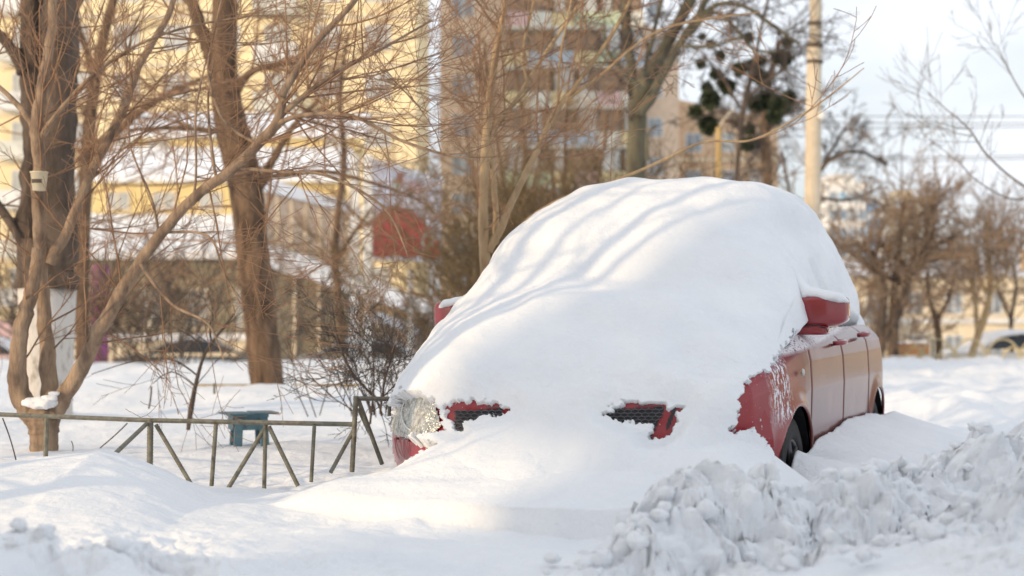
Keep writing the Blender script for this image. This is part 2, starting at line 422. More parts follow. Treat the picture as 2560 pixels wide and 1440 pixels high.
def make_ground():
    half = math.radians(19.2)
    th = np.concatenate([np.linspace(-half, half, 760), half + (2 * PI - 2 * half) * (np.linspace(0, 1, 100)[1:-1])])
    rr = np.concatenate([np.linspace(.4, 4.2, 24), np.linspace(4.2, 9.2, 440)[1:], np.geomspace(9.2, 22, 170)[1:], np.geomspace(22, 50, 120)[1:], np.geomspace(50, 2500, 34)[1:]])
    R, T = np.meshgrid(rr, th, indexing='ij')
    X = R * np.sin(T); Y = R * np.cos(T)
    Z = ground(X, Y); rg_ = ROUGH[0]; mk = rg_ > .01; a, b, c = X[mk], Y[mk], Z[mk]
    wv = .04 * vn3(a * 5, b * 5, c * 5); a1, b1, c1 = a + wv, b + wv, c + wv
    amt = .125 * np.abs(vn3(a1 * 3.1, b1 * 3.1, c1 * 3.1)) + .095 * np.abs(vn3(a1 * 7 + 3, b1 * 7, c1 * 7)) + .065 * np.abs(vn3(a1 * 15, b1 * 15 + 5, c1 * 15)) + .026 * np.abs(vn3(a1 * 33, b1 * 33, c1 * 33)) + .012 * vn3(a * 60, b * 60, c * 60) - .06
    amt = amt * rg_[mk]; sidew = .06 * vn3(a * 6 + 9, b * 6, c * 6) * rg_[mk]
    X[mk] += sidew; Y[mk] -= amt * .75; Z[mk] += amt * .6
    o = grid_mesh('snow_ground', np.stack([X, Y, Z], -1), M['snow'], wrap=True, flip=False)
    o['kind'] = 'structure'
    return o
make_ground()
def gz(x, y): return float(ground(np.array([x]), np.array([y]), False)[0])

# loose clods on the banks
rng = random.Random(3)
ico = None
def clod(mb, c, r, seed):
    n1, n2 = 10, 7
    th = np.linspace(0, 2 * PI, n1, endpoint=False); ph = np.linspace(0, PI, n2)
    T, Q = np.meshgrid(th, ph)
    d = np.stack([np.sin(Q) * np.cos(T), np.sin(Q) * np.sin(T), np.cos(Q)], -1)
    k = 1 + .35 * fbm3(d[..., 0] * 1.3 + seed, d[..., 1] * 1.3 + seed * .7, d[..., 2] * 1.3, 3)
    v = d * (r * k)[..., None] * np.array([1, 1, .75]) + np.array(c)
    q = [(i * n1 + j, i * n1 + (j + 1) % n1, (i + 1) * n1 + (j + 1) % n1, (i + 1) * n1 + j) for i in range(n2 - 1) for j in range(n1)]
    mb.addq(v.reshape(-1, 3), q)
mb = MB()
for C, n, sp_ in ((CA, 60, .20), (CB, 60, .28), (CC, 8, .12)):
    for i in range(n):
        k = rng.randrange(1, len(C) - 1); t = rng.random(); p = C[k - 1] * (1 - t) + C[k] * t
        x = p[0] + rng.gauss(0, sp_ * .6); y = p[1] - abs(rng.gauss(0, sp_)) + .05
        if C is CC and x > -.8: continue
        if C is CB and x < 1.0 and rng.random() < .6: continue
        r = rng.choice((.008, .012, .018, .026, .036)) * rng.uniform(.8, 1.2)
        z = float(ground(np.array([x]), np.array([y]))[0])
        clod(mb, (x, y - .03, z + .03), r, i * 1.7)
tag(mb.build('snow_clods', M['snow'], smooth=True), 'loose clods of ploughed snow scattered on the rough banks', 'snow clods', kind='stuff')

# ------------------------------------------------------------------ the snowed-in car
TO = np.array([  # snow: u, z, w, D, ub, n
 (-.42, .40, .96, .06, .50, 4), (-.30, .475, .97, .06, .46, 4), (-.19, .555, .975, .06, .42, 4), (-.115, .64, .97, .07, .38, 4), (-.075, .72, .965, .09, .35, 4),
 (-.04, .79, .96, .11, .32, 3.5), (.03, .875, .95, .15, .29, 3.2), (.18, .99, .945, .22, .24, 3), (.45, 1.135, .94, .29, .16, 2.8), (.80, 1.31, .94, .36, .08, 2.6),
 (1.12, 1.50, .94, .44, .03, 2.5), (1.42, 1.69, .94, .60, 0, 2.3), (1.74, 1.855, .945, .76, 0, 2.15), (2.1, 1.95, .95, .86, 0, 2.05), (2.6, 1.985, .945, .90, 0, 2), (3.1, 1.94, .915, .86, 0, 1.9),
 (3.6, 1.78, .87, .74, 0, 1.9), (4.0, 1.5, .82, .5, -.05, 2), (4.2, 1.2, .88, .3, -.1, 3), (4.25, .8, .88, .2, -.1, 3)])
TB = np.array([
 (.03, .32, .90, 0, .33, 6), (-.01, .40, .93, 0, .36, 6), (-.03, .48, .95, 0, .37, 6), (-.02, .58, .955, 0, .36, 6), (0, .66, .94, .01, .34, 5),
 (.02, .735, .92, .02, .32, 5), (.07, .79, .90, .04, .29, 4), (.22, .86, .89, .08, .23, 4), (.47, .93, .89, .10, .16, 4), (.80, 1.0, .89, .10, .1, 4),
 (1.15, 1.08, .89, .08, .0, 4), (1.5, 1.32, .87, .30, 0, 3), (1.85, 1.55, .84, .50, 0, 2.6), (2.15, 1.62, .82, .56, 0, 2.5), (2.6, 1.66, .80, .60, 0, 2.2), (3.1, 1.63, .78, .58, 0, 2.2),
 (3.6, 1.50, .76, .5, 0, 2.2), (3.9, 1.25, .74, .3, -.05, 3), (4.05, .95, .74, .1, -.1, 4), (4.12, .5, .78, 0, -.1, 4)])
def catmull(T, s):
    n = len(T); i = np.clip(np.floor(s).astype(int), 0, n - 2); t = (s - i)[:, None]
    p0 = T[np.maximum(i - 1, 0)]; p1 = T[i]; p2 = T[i + 1]; p3 = T[np.minimum(i + 2, n - 1)]
    return .5 * ((2 * p1) + (-p0 + p2) * t + (2 * p0 - 5 * p1 + 4 * p2 - p3) * t * t + (-p0 + 3 * p1 - 3 * p2 + p3) * t ** 3)
def loft(T, s, ncol, asym=0.0):
    st = catmull(T, s); ph = np.linspace(-PI / 2, PI / 2, ncol)
    x = np.sin(ph)[None, :]; ax = np.abs(x); u, z, w, D, ub, n = [st[:, i:i + 1] for i in range(6)]
    V = w * x + 0 * u
    if asym: V = V - .045 * ss(11, 14, s)[:, None] * ss(.2, .9, x) - .03 * ss(10, 12, s)[:, None] * ss(17, 14, s)[:, None] * ss(-.2, -.8, x)
    n = n + asym * ss(7, 10, s)[:, None] * ss(.1, -.3, x) + .9 * asym * ss(10.5, 13, s)[:, None] * ss(0, .4, x)
    drop = D * (1 - np.clip(1 - ax ** n, 0, 1) ** (1 / n))
    return np.stack([V, u + ub * ax ** 3.5, z - drop], -1)
car = empty('parked_car', (O[0], O[1], 0), 'red hatchback buried under a thick smooth blanket of snow, red mirrors and side showing', 'car', rz=-YAW)
sA = np.linspace(0, 10, 150); bodyF = loft(TB, sA, 160)
body = grid_mesh('body', bodyF, M['paint'], car)
sC = np.linspace(10, 19, 70); cab = loft(TB, sC, 100)
grid_mesh('windscreen', cab[:20], M['glass'], car); grid_mesh('roof', cab[19:], M['paint_clean'], car)
# polygons (photo pixels) of what the snow has left bare
def polydist(px, py, poly):
    """signed distance in pixels, positive inside"""
    n = len(poly); ins = np.zeros(px.shape, bool); dm = np.full(px.shape, 1e9)
    for i in range(n):
        x0, y0 = poly[i]; x1, y1 = poly[(i + 1) % n]
        dx, dy = x1 - x0, y1 - y0; t = np.clip(((px - x0) * dx + (py - y0) * dy) / (dx * dx + dy * dy + 1e-9), 0, 1)
        dm = np.minimum(dm, (px - x0 - t * dx) ** 2 + (py - y0 - t * dy) ** 2)
        c = ((y0 > py) != (y1 > py)) & (px < (x1 - x0) * (py - y0) / (y1 - y0 + 1e-9) + x0)
        ins ^= c
    d = np.sqrt(dm); return np.where(ins, d, -d)
BARE = [
 ([(1100, 1000), (1130, 990), (1165, 980), (1175, 988), (1184, 990), (1222, 982), (1234, 1000), (1262, 1004), (1250, 1010), (1200, 1018), (1165, 1028), (1146, 1030), (1138, 1052), (1118, 1048), (1104, 1020)], 5, 1.0),
 ([(1512, 1014), (1538, 992), (1600, 984), (1660, 989), (1674, 1000), (1704, 1000), (1688, 1026), (1668, 1056), (1640, 1070), (1620, 1072), (1628, 1040), (1600, 1040), (1545, 1026)], 5, 1.0),
 ([(985, 1000), (1004, 975), (1030, 978), (1070, 990), (1086, 1020), (1098, 1062), (1070, 1082), (1010, 1090), (975, 1100), (975, 1030)], 6, 1.0),
 ([(940, 1030), (992, 1000), (984, 1078), (1030, 1092), (1088, 1108), (1050, 1126), (1010, 1150), (984, 1220), (850, 1230), (900, 1060)], 4, 1.0),
 ([(1828, 1078), (1845, 1060), (1848, 1010), (1872, 955), (1890, 936), (1930, 928), (1936, 900), (1950, 880), (1976, 856), (1985, 830), (2200, 790), (2260, 1300), (1990, 1300), (1930, 1110), (1880, 1072)], 6, 1.0),
 ([(2022, 648), (2030, 646), (2050, 690), (2066, 722), (2056, 726), (2040, 694)], .5, .5),
]
nS, nC = 620, 560
s = np.concatenate([np.linspace(0, 8, 330), np.linspace(8, 19, 292)[1:-1]]); 
Sout = loft(TO, s, nC, 1.1); Sin = loft(TB, s, nC)
gx = np.gradient(Sout, axis=0); gy = np.gradient(Sout, axis=1); N = np.cross(gy, gx); N /= np.linalg.norm(N, axis=2)[..., None] + 1e-9
if N[len(s) // 2, nC // 2, 2] < 0: N = -N
Q = Sout
lowf = fbm3(Q[..., 0] * 2.2, Q[..., 1] * 2.2, Q[..., 2] * 2.2, 3); mid = fbm3(Q[..., 0] * 7, Q[..., 1] * 5, Q[..., 2] * 9, 3)
lip_ = np.clip(1 - np.abs(Sout[..., 2] - .86) / .12, 0, 1) * (Sout[..., 1] < .3)
Sout = Sout + N * (.026 * lowf + .0045 * mid * (1 + 2 * lip_))[..., None]
# soft hollows: windscreen-to-bonnet step and the crease by the pillar
vq, uq, zq = Sout[..., 0], Sout[..., 1], Sout[..., 2]
hol = .06 * ss(1.55, 1.85, uq) * ss(.64, .72, vq) * ss(1.80, 1.66, zq) * ss(3.2, 2.6, uq) + .06 * np.exp(-((uq - .95) / .18) ** 2) * (np.abs(vq) < .9) * np.cos(np.clip(vq * 1.4, -PI / 2, PI / 2)) + .05 * np.exp(-((uq - 1.75) / .35) ** 2 - ((vq - .80) / .12) ** 2)
Sout = Sout - N * hol[..., None]
wx, wy = car2w(Sout[..., 0], Sout[..., 1]); px, py = PR(wx, wy, Sout[..., 2])
m = np.zeros(px.shape)
jag = 1.7 * fbm3(Sout[..., 0] * 32, Sout[..., 1] * 32, Sout[..., 2] * 32, 4, .6)
for poly, ja, dep in BARE:
    d = polydist(px, py, poly) + ja * jag
    m = np.maximum(m, ss(-3, 3, d) * dep)
front_only = (Sout[..., 1] < 3.4)
m = m * front_only
xx = np.abs(np.sin(np.linspace(-PI / 2, PI / 2, nC)))[None, :]
m = np.maximum(m, ss(.9985, 1.0, xx) * (s[:, None] > 5))
inner = Sin - N * .045; inner[..., 0] *= 1 - .035 * (inner[..., 0] > .7) * (s[:, None] < 9)
thin = np.zeros(px.shape)
for poly, ja, dep in BARE[:2]: thin = np.maximum(thin, .72 * ss(-60, -4, polydist(px, py, poly)))
thin = thin * (Sout[..., 1] < .6)
Sout = Sout * (1 - thin[..., None]) + (Sin + N * .006) * thin[..., None]
S = Sout * (1 - m[..., None]) + inner * m[..., None]
bl = empty('snow_blanket', (O[0], O[1], 0), 'thick smooth blanket of snow over the bonnet, windscreen and roof of the red car', 'snow cover', rz=-YAW)
bpy.data.objects.remove(bl)
bl = grid_mesh('snow_blanket', S, M['snow_smooth']); bl.location = (O[0], O[1], 0); bl.rotation_euler = (0, 0, -YAW)
tag(bl, 'thick smooth blanket of snow over the bonnet, windscreen and roof of the red car', 'snow cover')

# side panels
WH = [(.80, .36), (3.40, .36)]; AR = .362
def panel(u, q):
    zt = np.interp(u, [.1, .45, 1.15, 3.6, 4.1], [.84, .955, 1.07, 1.11, 1.06]); zb = .25
    z = zb + (zt - zb) * q
    v = np.interp(q, [0, .15, .4, .65, .82, .90, .93, .97, 1.0], [.925, .95, .975, .982, .975, .962, .945, .91, .87])
    tp = np.interp(u, [.12, .25, .38, .6, 1, 3.6, 4.15], [.80, .90, .955, .99, 1, 1, .93])
    for cu, cz in WH:
        d = np.hypot(u - cu, z - cz); v = v + .018 * np.exp(-((d - AR) / .045) ** 2) * (q < .9)
    return v * tp, z
for side in (1, -1):
    for nm, ua, ub_, mt in (('fender', .13, 1.146, 'paint'), ('front_door', 1.154, 2.126, 'paint'), ('rear_door', 2.134, 3.046, 'paint'), ('rear_fender', 3.054, 4.14, 'paint')):
        if side < 0 and nm == 'fender': ua = .40
        nu = int((ub_ - ua) / .009); uu = np.linspace(ua, ub_, nu); qq = np.linspace(0, 1, 110)
        UU, QQ = np.meshgrid(uu, qq, indexing='ij'); VV, ZZ = panel(UU, QQ)
        # edges turn in
        e = np.minimum(UU - ua, ub_ - UU); VV = VV - .012 * np.exp(-(e / .006)) * (1 if 'door' in nm else .6)
        uc = .5 * (UU[:-1, :-1] + UU[1:, 1:]); zc_ = .5 * (ZZ[:-1, :-1] + ZZ[1:, 1:]); keep = np.ones(uc.shape, bool)
        for cu, cz in WH: keep &= np.hypot(uc - cu, zc_ - cz) > AR
        grid_mesh(nm, np.stack([VV * side, UU, ZZ], -1), M[mt], car, keep)
        if side == 1 and nm.endswith('door'):
            hu, hz_ = (1.96, 1.005) if nm == 'front_door' else (2.80, 1.045)
            h = MB(); v0 = .985
            h.tube([(v0 - .02, hu - .09, hz_), (v0 + .022, hu - .07, hz_ + .004), (v0 + .028, hu, hz_ + .006), (v0 + .022, hu + .07, hz_ + .008), (v0 - .02, hu + .09, hz_ + .01)], [.012, .014, .015, .014, .012], 8)
            ho = h.build('handle', M['paint_clean'], [c for c in car.children if c.name.startswith(nm)][-1], True)
    # black backing added as shade so that the door gaps read dark
    b = MB(); b.box((side * .86, 1.12, .3), (side * .885, 3.1, 1.02)); b.build('dark_gap_backing', M['black'], car)
    for cu, cz in WH:
        aw = MB(); a = np.linspace(-.28, PI + .28, 40)
        pts = [(side * (float(panel(np.array(cu + AR * math.cos(t)), np.array(min(.9, max(0, (cz + AR * math.sin(t) - .25) / .8))))[0]) - .004), cu + AR * math.cos(t), cz + AR * math.sin(t)) for t in a]
        aw.tube(pts, .009, 8); aw.build('arch_lip', M['paint'], car, True)
        wl = MB(); wl.lathe([(AR + .004, side * .968), (AR + .004, side * .60), (.02, side * .58)], (0, cu, cz), 'x', 40); wl.build('wheel_well', M['black'], car)
        wb = MB(); wb.lathe([(.19, side * .76), (.27, side * .765), (.295, side * .785), (.305, side * .82), (.305, side * .92), (.295, side * .945), (.262, side * .957), (.245, side * .953), (.235, side * .958), (.20, side * .952), (.19, side * .93)], (0, cu, cz), 'x', 56)
        wheel = wb.build('wheel', M['rubber'], car, True)
        rm = MB(); rm.lathe([(.20, side * .93), (.195, side * .948), (.18, side * .94), (.175, side * .90), (.0, side * .89)], (0, cu, cz), 'x', 40)
        for kk in range(7):
            t = kk * 2 * PI / 7; rm.tube([(side * .935, cu + .02 * math.cos(t), cz + .02 * math.sin(t)), (side * .94, cu + .11 * math.cos(t), cz + .11 * math.sin(t)), (side * .932, cu + .19 * math.cos(t), cz + .19 * math.sin(t))], [.03, .018, .02], 6)
        rm.build('rim', M['rim'], wheel, True)
# side repeater with a dab of snow
rp = MB(); rp.lathe([(0, -.006), (.02, .004), (.016, .012), (0, .016)], (.985, .86, .875), 'x', 16); rp.build('side_marker', M['b_white'], car, True)
# mirrors
def superbox(c, h, n=4.5, seg=(28, 18), bend=0):
    th = np.linspace(0, 2 * PI, seg[0], endpoint=False); ph = np.linspace(-PI / 2, PI / 2, seg[1])
    T, Qh = np.meshgrid(th, ph); f = lambda a: np.sign(a) * np.abs(a) ** (2 / n)
    v = np.stack([h[0] * f(np.cos(Qh)) * f(np.cos(T)), h[1] * f(np.cos(Qh)) * f(np.sin(T)), h[2] * f(np.sin(Qh))], -1)
    return v + np.array(c)
def sb_mesh(mb, v):
    r, c = v.shape[:2]; mb.addq(v.reshape(-1, 3), [(i * c + j, i * c + (j + 1) % c, (i + 1) * c + (j + 1) % c, (i + 1) * c + j) for i in range(r - 1) for j in range(c)])
for side in (1, -1):
    mm = MB(); v = superbox((0, 0, 0), (.155, .07, .082), 5.5)
    X = v[..., 0] / .155
    v[..., 2] *= 1 - .10 * (X > 0) * X ** 2 ; v[..., 2] += .012 * X
    v[..., 1] += .05 * X ** 2 * 1.0
    v += np.array([.98 if side > 0 else 1.0, 1.30, 1.172 if side > 0 else 1.150])
    v[..., 0] *= side; sb_mesh(mm, v)
    mr_ = mm.build('mirror', M['paint_clean'], car, True)
    lo = MB(); v = superbox((0, 0, 0), (.085, .06, .024), 5); v[..., 2] += .0; v += np.array([.96, 1.28, 1.078]); v[..., 0] *= side; sb_mesh(lo, v); lo.build('mirror_base', M['paint_clean'], mr_, True)
    st = MB(); st.tube([(side * .80, 1.42, 1.05), (side * .87, 1.36, 1.07), (side * .92, 1.33, 1.10)], [.035, .03, .028], 8); st.build('mirror_arm', M['black'], mr_, True)
    # seam between cover and base
    sm = MB(); sm.tube([(side * .90, 1.222, 1.100), (side * 1.0, 1.218, 1.103), (side * 1.04, 1.214, 1.09), (side * 1.05, 1.218, 1.07)], .0035, 6); sm.build('mirror_seam', M['black'], mr_)
# snow caps on the mirrors, ramping down from the pillar
def cap(side, label):
    us = np.linspace(0, 1, 40); q = np.linspace(0, 2 * PI, 29)[:-1]; V = np.zeros((40, 28, 3))
    cx = np.interp(us, [0, .25, .5, .8, 1], [.72, .85, .92, 1.04, 1.15]); cy = np.interp(us, [0, .5, 1], [1.60, 1.34, 1.275]) + .0
    tz = np.interp(us, [0, .15, .35, .55, .8, .93, 1], [1.56, 1.47, 1.36, 1.30, 1.280, 1.268, 1.225]); bz = np.interp(us, [0, .45, .55, 1], [1.1, 1.20, 1.235, 1.215])
    hy = np.interp(us, [0, .3, .6, .9, 1], [.16, .11, .085, .07, .005])
    for i in range(40):
        rz_ = (tz[i] - bz[i]) / 2; cz = (tz[i] + bz[i]) / 2
        c, s_ = np.cos(q), np.sin(q)
        V[i, :, 0] = side * cx[i]; V[i, :, 1] = cy[i] + hy[i] * np.sign(c) * np.abs(c) ** .8; V[i, :, 2] = cz + rz_ * np.sign(s_) * np.abs(s_) ** .8
    if side < 0: V[..., 2] -= .022; V[..., 0] += .03
    V[..., 2] += .004 * fbm3(V[..., 0] * 20, V[..., 1] * 20, V[..., 2] * 20, 2)
    o = grid_mesh('mirror_snow', V, M['snow_smooth'], wrap=True, flip=side < 0); o.location = (O[0], O[1], 0); o.rotation_euler = (0, 0, -YAW)
    tag(o, label, 'snow cover')
cap(1, 'snow ramp lying on the red mirror at the right side of the car')
cap(-1, 'small snow cap on the half-hidden red mirror at the left of the car')

# parts seen through the snow, laid on the body surface
bm_v = [Vector((O[0] + p[0] * Vv[0] + p[1] * U[0], O[1] + p[0] * Vv[1] + p[1] * U[1], p[2])) for p in bodyF.reshape(-1, 3)]
rB, cB = bodyF.shape[:2]
bvh = BVHTree.FromPolygons(bm_v, [(i * cB + j, i * cB + j + 1, (i + 1) * cB + j + 1, (i + 1) * cB + j) for i in range(rB - 1) for j in range(cB - 1)])
camO = Vector((0, 0, CH))
def on_body(px_, py_, off=0.0):
    q = Vector(P(px_, py_, 7.5)); d = (q - camO).normalized()
    h = bvh.ray_cast(camO, d)
    if h[0] is None: return None
    nrm = h[1] if h[1].dot(d) < 0 else -h[1]
    p = h[0] + nrm * off; v, u = w2car(p.x, p.y); return (v, u, p.z)
def patch_on(name, poly, off, m_, parent=car, step=4, thick=.0):
    xs = [p[0] for p in poly]; ys = [p[1] for p in poly]
    gx_ = np.arange(min(xs), max(xs) + step, step); gy_ = np.arange(min(ys), max(ys) + step, step)
    V = np.zeros((len(gx_), len(gy_), 3)); ok = np.zeros((len(gx_), len(gy_)), bool)
    for i, a in enumerate(gx_):
        for j, b in enumerate(gy_):
            h = on_body(a, b, off)
            if h: V[i, j] = h; ok[i, j] = True
    X, Y = np.meshgrid(gx_, gy_, indexing='ij'); ins = polydist(X, Y, poly) > -step * .3
    k = ok & ins; keep = k[:-1, :-1] & k[1:, :-1] & k[:-1, 1:] & k[1:, 1:]
    if keep.sum() == 0: return None
    return grid_mesh(name, V, m_, parent, keep)
def honey(name, poly, off, m_):
    mbh = MB(); R_ = 8.6; 
    xs = [p[0] for p in poly]; ys = [p[1] for p in poly]; row = 0; y0 = min(ys) - 4
    while y0 < max(ys) + 10:
        x0 = min(xs) - 10 + (R_ * 1.0 if row % 2 else 0)
        while x0 < max(xs) + 10:
            ring = []
            for kx in range(7):
                a = kx * PI / 3 + PI / 6; qx, qy = x0 + R_ * 1.12 * math.cos(a), y0 + R_ * .62 * math.sin(a)
                if polydist(np.array([qx]), np.array([qy]), poly)[0] < -4: ring = []; break
                h = on_body(qx, qy, off)
                if h is None: ring = []; break
                ring.append(h)
            if ring: mbh.tube(ring, .0024, 4, False)
            x0 += R_ * 2.0
        y0 += R_ * .95; row += 1
    return mbh.build(name, m_, car)
G1 = [(1140, 1029), (1256, 1020), (1256, 1080), (1140, 1080)]; G2 = [(1512, 1024), (1664, 1018), (1628, 1100), (1540, 1100)]
M['mesh'] = simple('grille_plastic', (.10, .10, .11), (.06, .06, .07), .4, 20)
for g in (G1, G2):
    gr = patch_on('grille', g, .004, M['black']); hb = honey('grille_mesh', g, .012, M['mesh'])
    if gr: hb.parent = gr
patch_on('headlight', [(978, 1040), (990, 985), (1005, 970), (1030, 968), (1078, 978), (1092, 1010), (1108, 1064), (1080, 1098), (1000, 1094), (982, 1080)], .012, M['lamp'])
rg = MB(); ring = [on_body(1046 + 34 * math.cos(a), 1035 + 44 * math.sin(a), .018) for a in np.linspace(.6 * PI, 1.4 * PI, 24)]; ring = [r for r in ring if r]
rg.tube(ring, .0035, 6); rg.build('reflector_ring', M['white'], car, True)
patch_on('headlight', [(1684, 1010), (1697, 1010), (1672, 1075), (1662, 1072)], .006, M['black'])
patch_on('bumper', [(930, 1098), (986, 1094), (1100, 1112), (1100, 1175), (930, 1180)], .008, M['paint_clean'], step=5)

# ------------------------------------------------------------------ branches
class Tubes:
    def __init__(s): s.d = {}
    off = (0, 0, 0)
    def add(s, pts, r0, r1, sides):
        e = pts[-1]; v_, u_ = w2car(e[0] + s.off[0], e[1] + s.off[1])
        if -1.2 < v_ < 1.3 and -1 < u_ < 4.6 and e[2] + s.off[2] < 2.2: return
        s.d.setdefault((len(pts), sides), []).append((pts, r0, r1))
    def build(s, name, m_, parent=None):
        VV = []; FF = []; n = 0
        for (k, sides), lst in s.d.items():
            A = np.array([l[0] for l in lst], float); r0 = np.array([l[1] for l in lst]); r1 = np.array([l[2] for l in lst])
            t = np.linspace(0, 1, k)[None]; R = r0[:, None] * (1 - t) + r1[:, None] * t
            tan = np.gradient(A, axis=1); tan /= np.linalg.norm(tan, axis=2)[..., None] + 1e-9
            ref = np.where(np.abs(tan.mean(1)[:, 2:3]) < .8, np.array([[0, 0, 1.]]), np.array([[0, 1., 0]]))[:, None]
            a = np.cross(tan, ref); a /= np.linalg.norm(a, axis=2)[..., None] + 1e-9; b = np.cross(tan, a)
            th = np.arange(sides) * 2 * PI / sides
            v = A[:, :, None] + R[:, :, None, None] * (np.cos(th)[None, None, :, None] * a[:, :, None] + np.sin(th)[None, None, :, None] * b[:, :, None])
            idx = np.arange(v.shape[0] * k * sides).reshape(v.shape[0], k, sides) + n
            q = np.stack([idx[:, :-1], np.roll(idx[:, :-1], -1, 2), np.roll(idx[:, 1:], -1, 2), idx[:, 1:]], -1)
            VV.append(v.reshape(-1, 3)); FF.append(q.reshape(-1, 4)); n += v.shape[0] * k * sides
        if not VV: return None
        V = np.concatenate(VV); q = np.concatenate(FF)
        me = bpy.data.meshes.new(name); me.vertices.add(len(V)); me.vertices.foreach_set('co', V.astype(np.float32).ravel())
        me.loops.add(q.size); me.loops.foreach_set('vertex_index', q.ravel().astype(np.int32))
        me.polygons.add(len(q)); me.polygons.foreach_set('loop_start', np.arange(0, q.size, 4, dtype=np.int32)); me.polygons.foreach_set('loop_total', np.full(len(q), 4, np.int32))
        me.materials.append(m_); me.polygons.foreach_set('use_smooth', np.ones(len(q), bool)); me.update(calc_edges=True)
        o = bpy.data.objects.new(name, me); COL.objects.link(o)
        if parent: o.parent = parent
        return o
def nrm(v):
    L = math.sqrt(v[0] ** 2 + v[1] ** 2 + v[2] ** 2) + 1e-9; return (v[0] / L, v[1] / L, v[2] / L)
def grow(T, p, d, L, r, lvl, R, o):
    n = 7 if lvl > 0 else 5; st = L / (n - 1); pts = [p]; x, y, z = p; dx, dy, dz = d; w = o.get('wob', .16)
    up = o.get('up', .05); cx, cy, cz = R.gauss(0, w * .6), R.gauss(0, w * .6), R.gauss(0, w * .6)
    dirs = []
    for i in range(n - 1):
        dx += cx * .5 + R.gauss(0, w * .5); dy += cy * .5 + R.gauss(0, w * .5); dz += cz * .5 + R.gauss(0, w * .5) + up
        dx, dy, dz = nrm((dx, dy, dz)); x += dx * st; y += dy * st; z += dz * st; pts.append((x, y, z)); dirs.append((dx, dy, dz))
    T.add(pts, r, max(r * .35, o['rmin']), 5 if r > .012 else 3)
    if lvl <= 0: return
    nc = o['kids'][lvl - 1]; nc = int(nc * R.uniform(.75, 1.3)) or 1
    for c in range(nc):
        t = R.uniform(.15, 1); i = min(n - 2, int(t * (n - 1))); q = pts[i]; f = t * (n - 1) - i
        q2 = pts[i + 1]; b = tuple(q[k] + (q2[k] - q[k]) * f for k in range(3)); dd = dirs[i]
        rv = nrm((R.gauss(0, 1), R.gauss(0, 1) * o.get('flat', 1), R.gauss(0, 1))); a = R.uniform(.45, .95)
        nd = nrm(tuple(dd[k] + rv[k] * a for k in range(3)))
        grow(T, b, nd, L * R.uniform(.35, .7) * (1.1 - .45 * t), max(r * (1 - .6 * t) * .55, o['rmin']), lvl - 1, R, o)
def smooth_line(pts, n):
    pts = np.array(pts, float); k = len(pts)
    if k == 2: t = np.linspace(0, 1, n)[:, None]; return pts[0] * (1 - t) + pts[1] * t
    return catmull(pts, np.linspace(0, k - 1 - 1e-6, n))
TREES = []
def tree(name, label, limbs, bark, twigm, seed, o, spawn, group=None, base=None, cat='tree', crown=True):
    """limbs: [(px, py, dist, half width in px), ...] along each limb; spawn: twigs per limb"""
    R = random.Random(seed)
    L0 = limbs[0][0]; b = P(*L0[:3]); root = empty(name, b, label, cat, group)
    tk = MB(); T = Tubes(); T.off = b; off = np.array(b)
    for li, L in enumerate(limbs):
        pts = [list(P(q[0], q[1], q[2])) + [q[3] * q[2] / F] for q in L]
        n = max(8, int(4 * len(pts)) * 2); C = smooth_line(pts, n)
        C[:, :3] -= off; rad = np.maximum(C[:, 3], .0015)
        rad = rad * (1 + .05 * fbm2(np.arange(n) * .9 + li * 7, np.zeros(n) + seed, 2))
        lat = (li > 0) * (fbm2(np.arange(n) * .35 + li * 5, np.zeros(n) + seed + 3, 2)) * rad * .22; C[:, 0] += lat
        tk.tube(C[:, :3], rad, 14 if rad.max() > .04 else 8)
        ns = int((spawn[li] if li < len(spawn) else spawn[-1]) * o.get('dens', 1) + .5)
        for i in range(ns):
            t = R.uniform(o.get('t0', .15), 1) ; i0 = min(n - 2, int(t * (n - 1))); q = C[i0]; dd = nrm(tuple(C[i0 + 1, :3] - C[i0, :3]))
            rv = nrm((R.gauss(0, 1), R.gauss(0, 1) * o.get('flat', 1), R.gauss(0, .8) + o.get('rise', .2))); a = R.uniform(.6, 1.4)
            nd = nrm(tuple(dd[k] * .6 + rv[k] * a + o.get('wind', (0, 0, 0))[k] for k in range(3)))
            grow(T, tuple(q[:3]), nd, o['len'] * R.uniform(.5, 1.15), max(min(rad[i0] * .45, o['r']), o['rmin']), o['lvl'], R, o)
    tk.build('trunk', M[bark] if isinstance(bark, str) else bark, root, True)
    T.build('crown', M[twigm], root)
    TREES.append(root)
    return root

